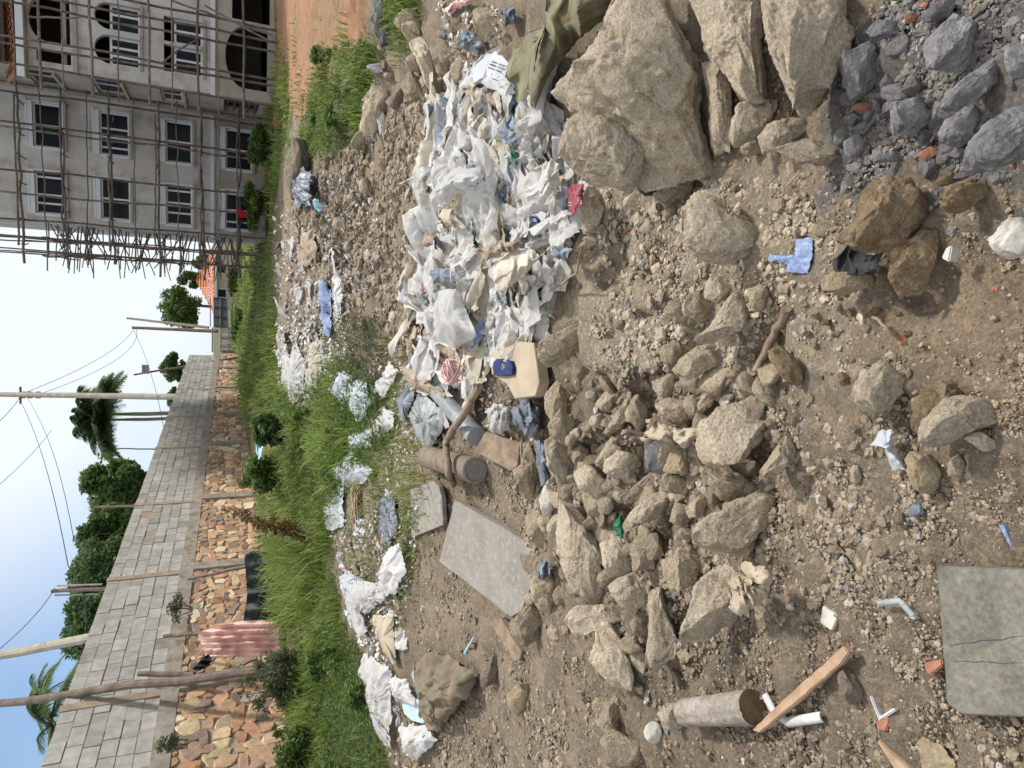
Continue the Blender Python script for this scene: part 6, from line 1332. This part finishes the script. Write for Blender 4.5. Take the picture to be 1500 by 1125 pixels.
def gravel(poly, n, smed, smax, sub, sd, sig=.5, smin=1.0, lift=.12):
    r = np.random.default_rng(sd); q = scatter(n, poly); p = march(q[:, 0], q[:, 1]); cl_ = fbm2(p[:, 0] * 2.2, p[:, 1] * 2.2, 3, 88); k = (p[:, 1] < 14) & (p[:, 1] > .2) & (r.random(len(p)) < np.clip(.62 + 1.3 * cl_, .12, 1)); p = p[k]; n = len(p); d = (p - CAM) @ FW
    s = np.clip(smed * np.exp(r.normal(0, sig, n)), smin, smax) * d / FPX / 2; V0, F0 = ico(sub); m = len(V0)
    V = V0[None] * r.uniform(.55, 1.2, (n, 1, 3)) * (1 + r.normal(0, .20, (n, m, 1))); a, b, c = r.uniform(0, 2 * pi, (3, n)); ca, sa, cb, sb_, cc_, sc_ = cos_(a), sin_(a), cos_(b), sin_(b), cos_(c), sin_(c)
    R_ = np.stack([np.stack([ca*cb, ca*sb_*sc_-sa*cc_, ca*sb_*cc_+sa*sc_], -1), np.stack([sa*cb, sa*sb_*sc_+ca*cc_, sa*sb_*cc_-ca*sc_], -1), np.stack([-sb_, cb*sc_, cb*cc_], -1)], 1)
    V = np.einsum('nij,nmj->nmi', R_, V) * s[:, None, None]; V[..., 2] *= .7; V = V + (p + np.stack([0*s, 0*s, s * lift], -1))[:, None]
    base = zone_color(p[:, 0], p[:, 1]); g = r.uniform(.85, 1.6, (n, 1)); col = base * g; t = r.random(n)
    col[t < .05] = np.array((.40, .37, .32)) * r.uniform(.7, 1.05, ((t < .05).sum(), 1)); col[(t > .05) & (t < .055)] = (.33, .15, .08); col[(t > .07) & (t < .10)] = np.array((.18, .172, .16))
    gv.add(V.reshape(-1, 3), (F0[None] + (np.arange(n) * m)[:, None, None]).reshape(-1, 3), np.repeat(col, m, 0))
NEAR = [(560,0),(640,100),(700,150),(850,-60),(1560,-60),(1560,1190),(640,1190),(640,1060),(600,900),(600,620),(650,560),(640,380)]
FARR = [(410,290),(470,240),(540,200),(640,100),(700,60),(640,200),(620,420),(600,520),(560,520),(480,400)]
SLOPE = [(600,740),(660,720),(760,660),(800,800),(820,900),(860,1000),(1000,1130),(1100,1190),(620,1190),(640,1060),(700,960),(600,860)]
gravel(NEAR, 22000, 3.2, 9, 1, 1, .45); gravel(NEAR, 3600, 7, 16, 2, 2, .4); gravel(SLOPE, 14000, 3.0, 7, 1, 3, .4); gravel(FARR, 6500, 3.2, 9, 1, 4, .5); gravel(FARR, 3000, 7.5, 20, 2, 14, .5)
gravel(RUBBLE, 5200, 7.5, 21, 2, 5, .45); gravel(CINDER, 5200, 6.5, 17, 2, 6, .45); gravel([(1000,620),(1560,560),(1560,1190),(1000,1190)], 8000, 3.2, 10, 1, 7, .5); gravel([(860,280),(1230,250),(1340,560),(1150,640),(870,560)], 7000, 3.4, 12, 1, 8, .5)
gravel([(860,280),(1230,250),(1340,560),(1400,760),(1180,900),(1100,560),(870,560)], 2600, 8, 20, 2, 31, .45); gravel([(640,1060),(980,1000),(1300,1060),(1300,1180),(640,1180)], 1500, 6.5, 16, 2, 32, .45)
tag(gv.build('gravel', M['gravel'], color=True), kind='stuff')
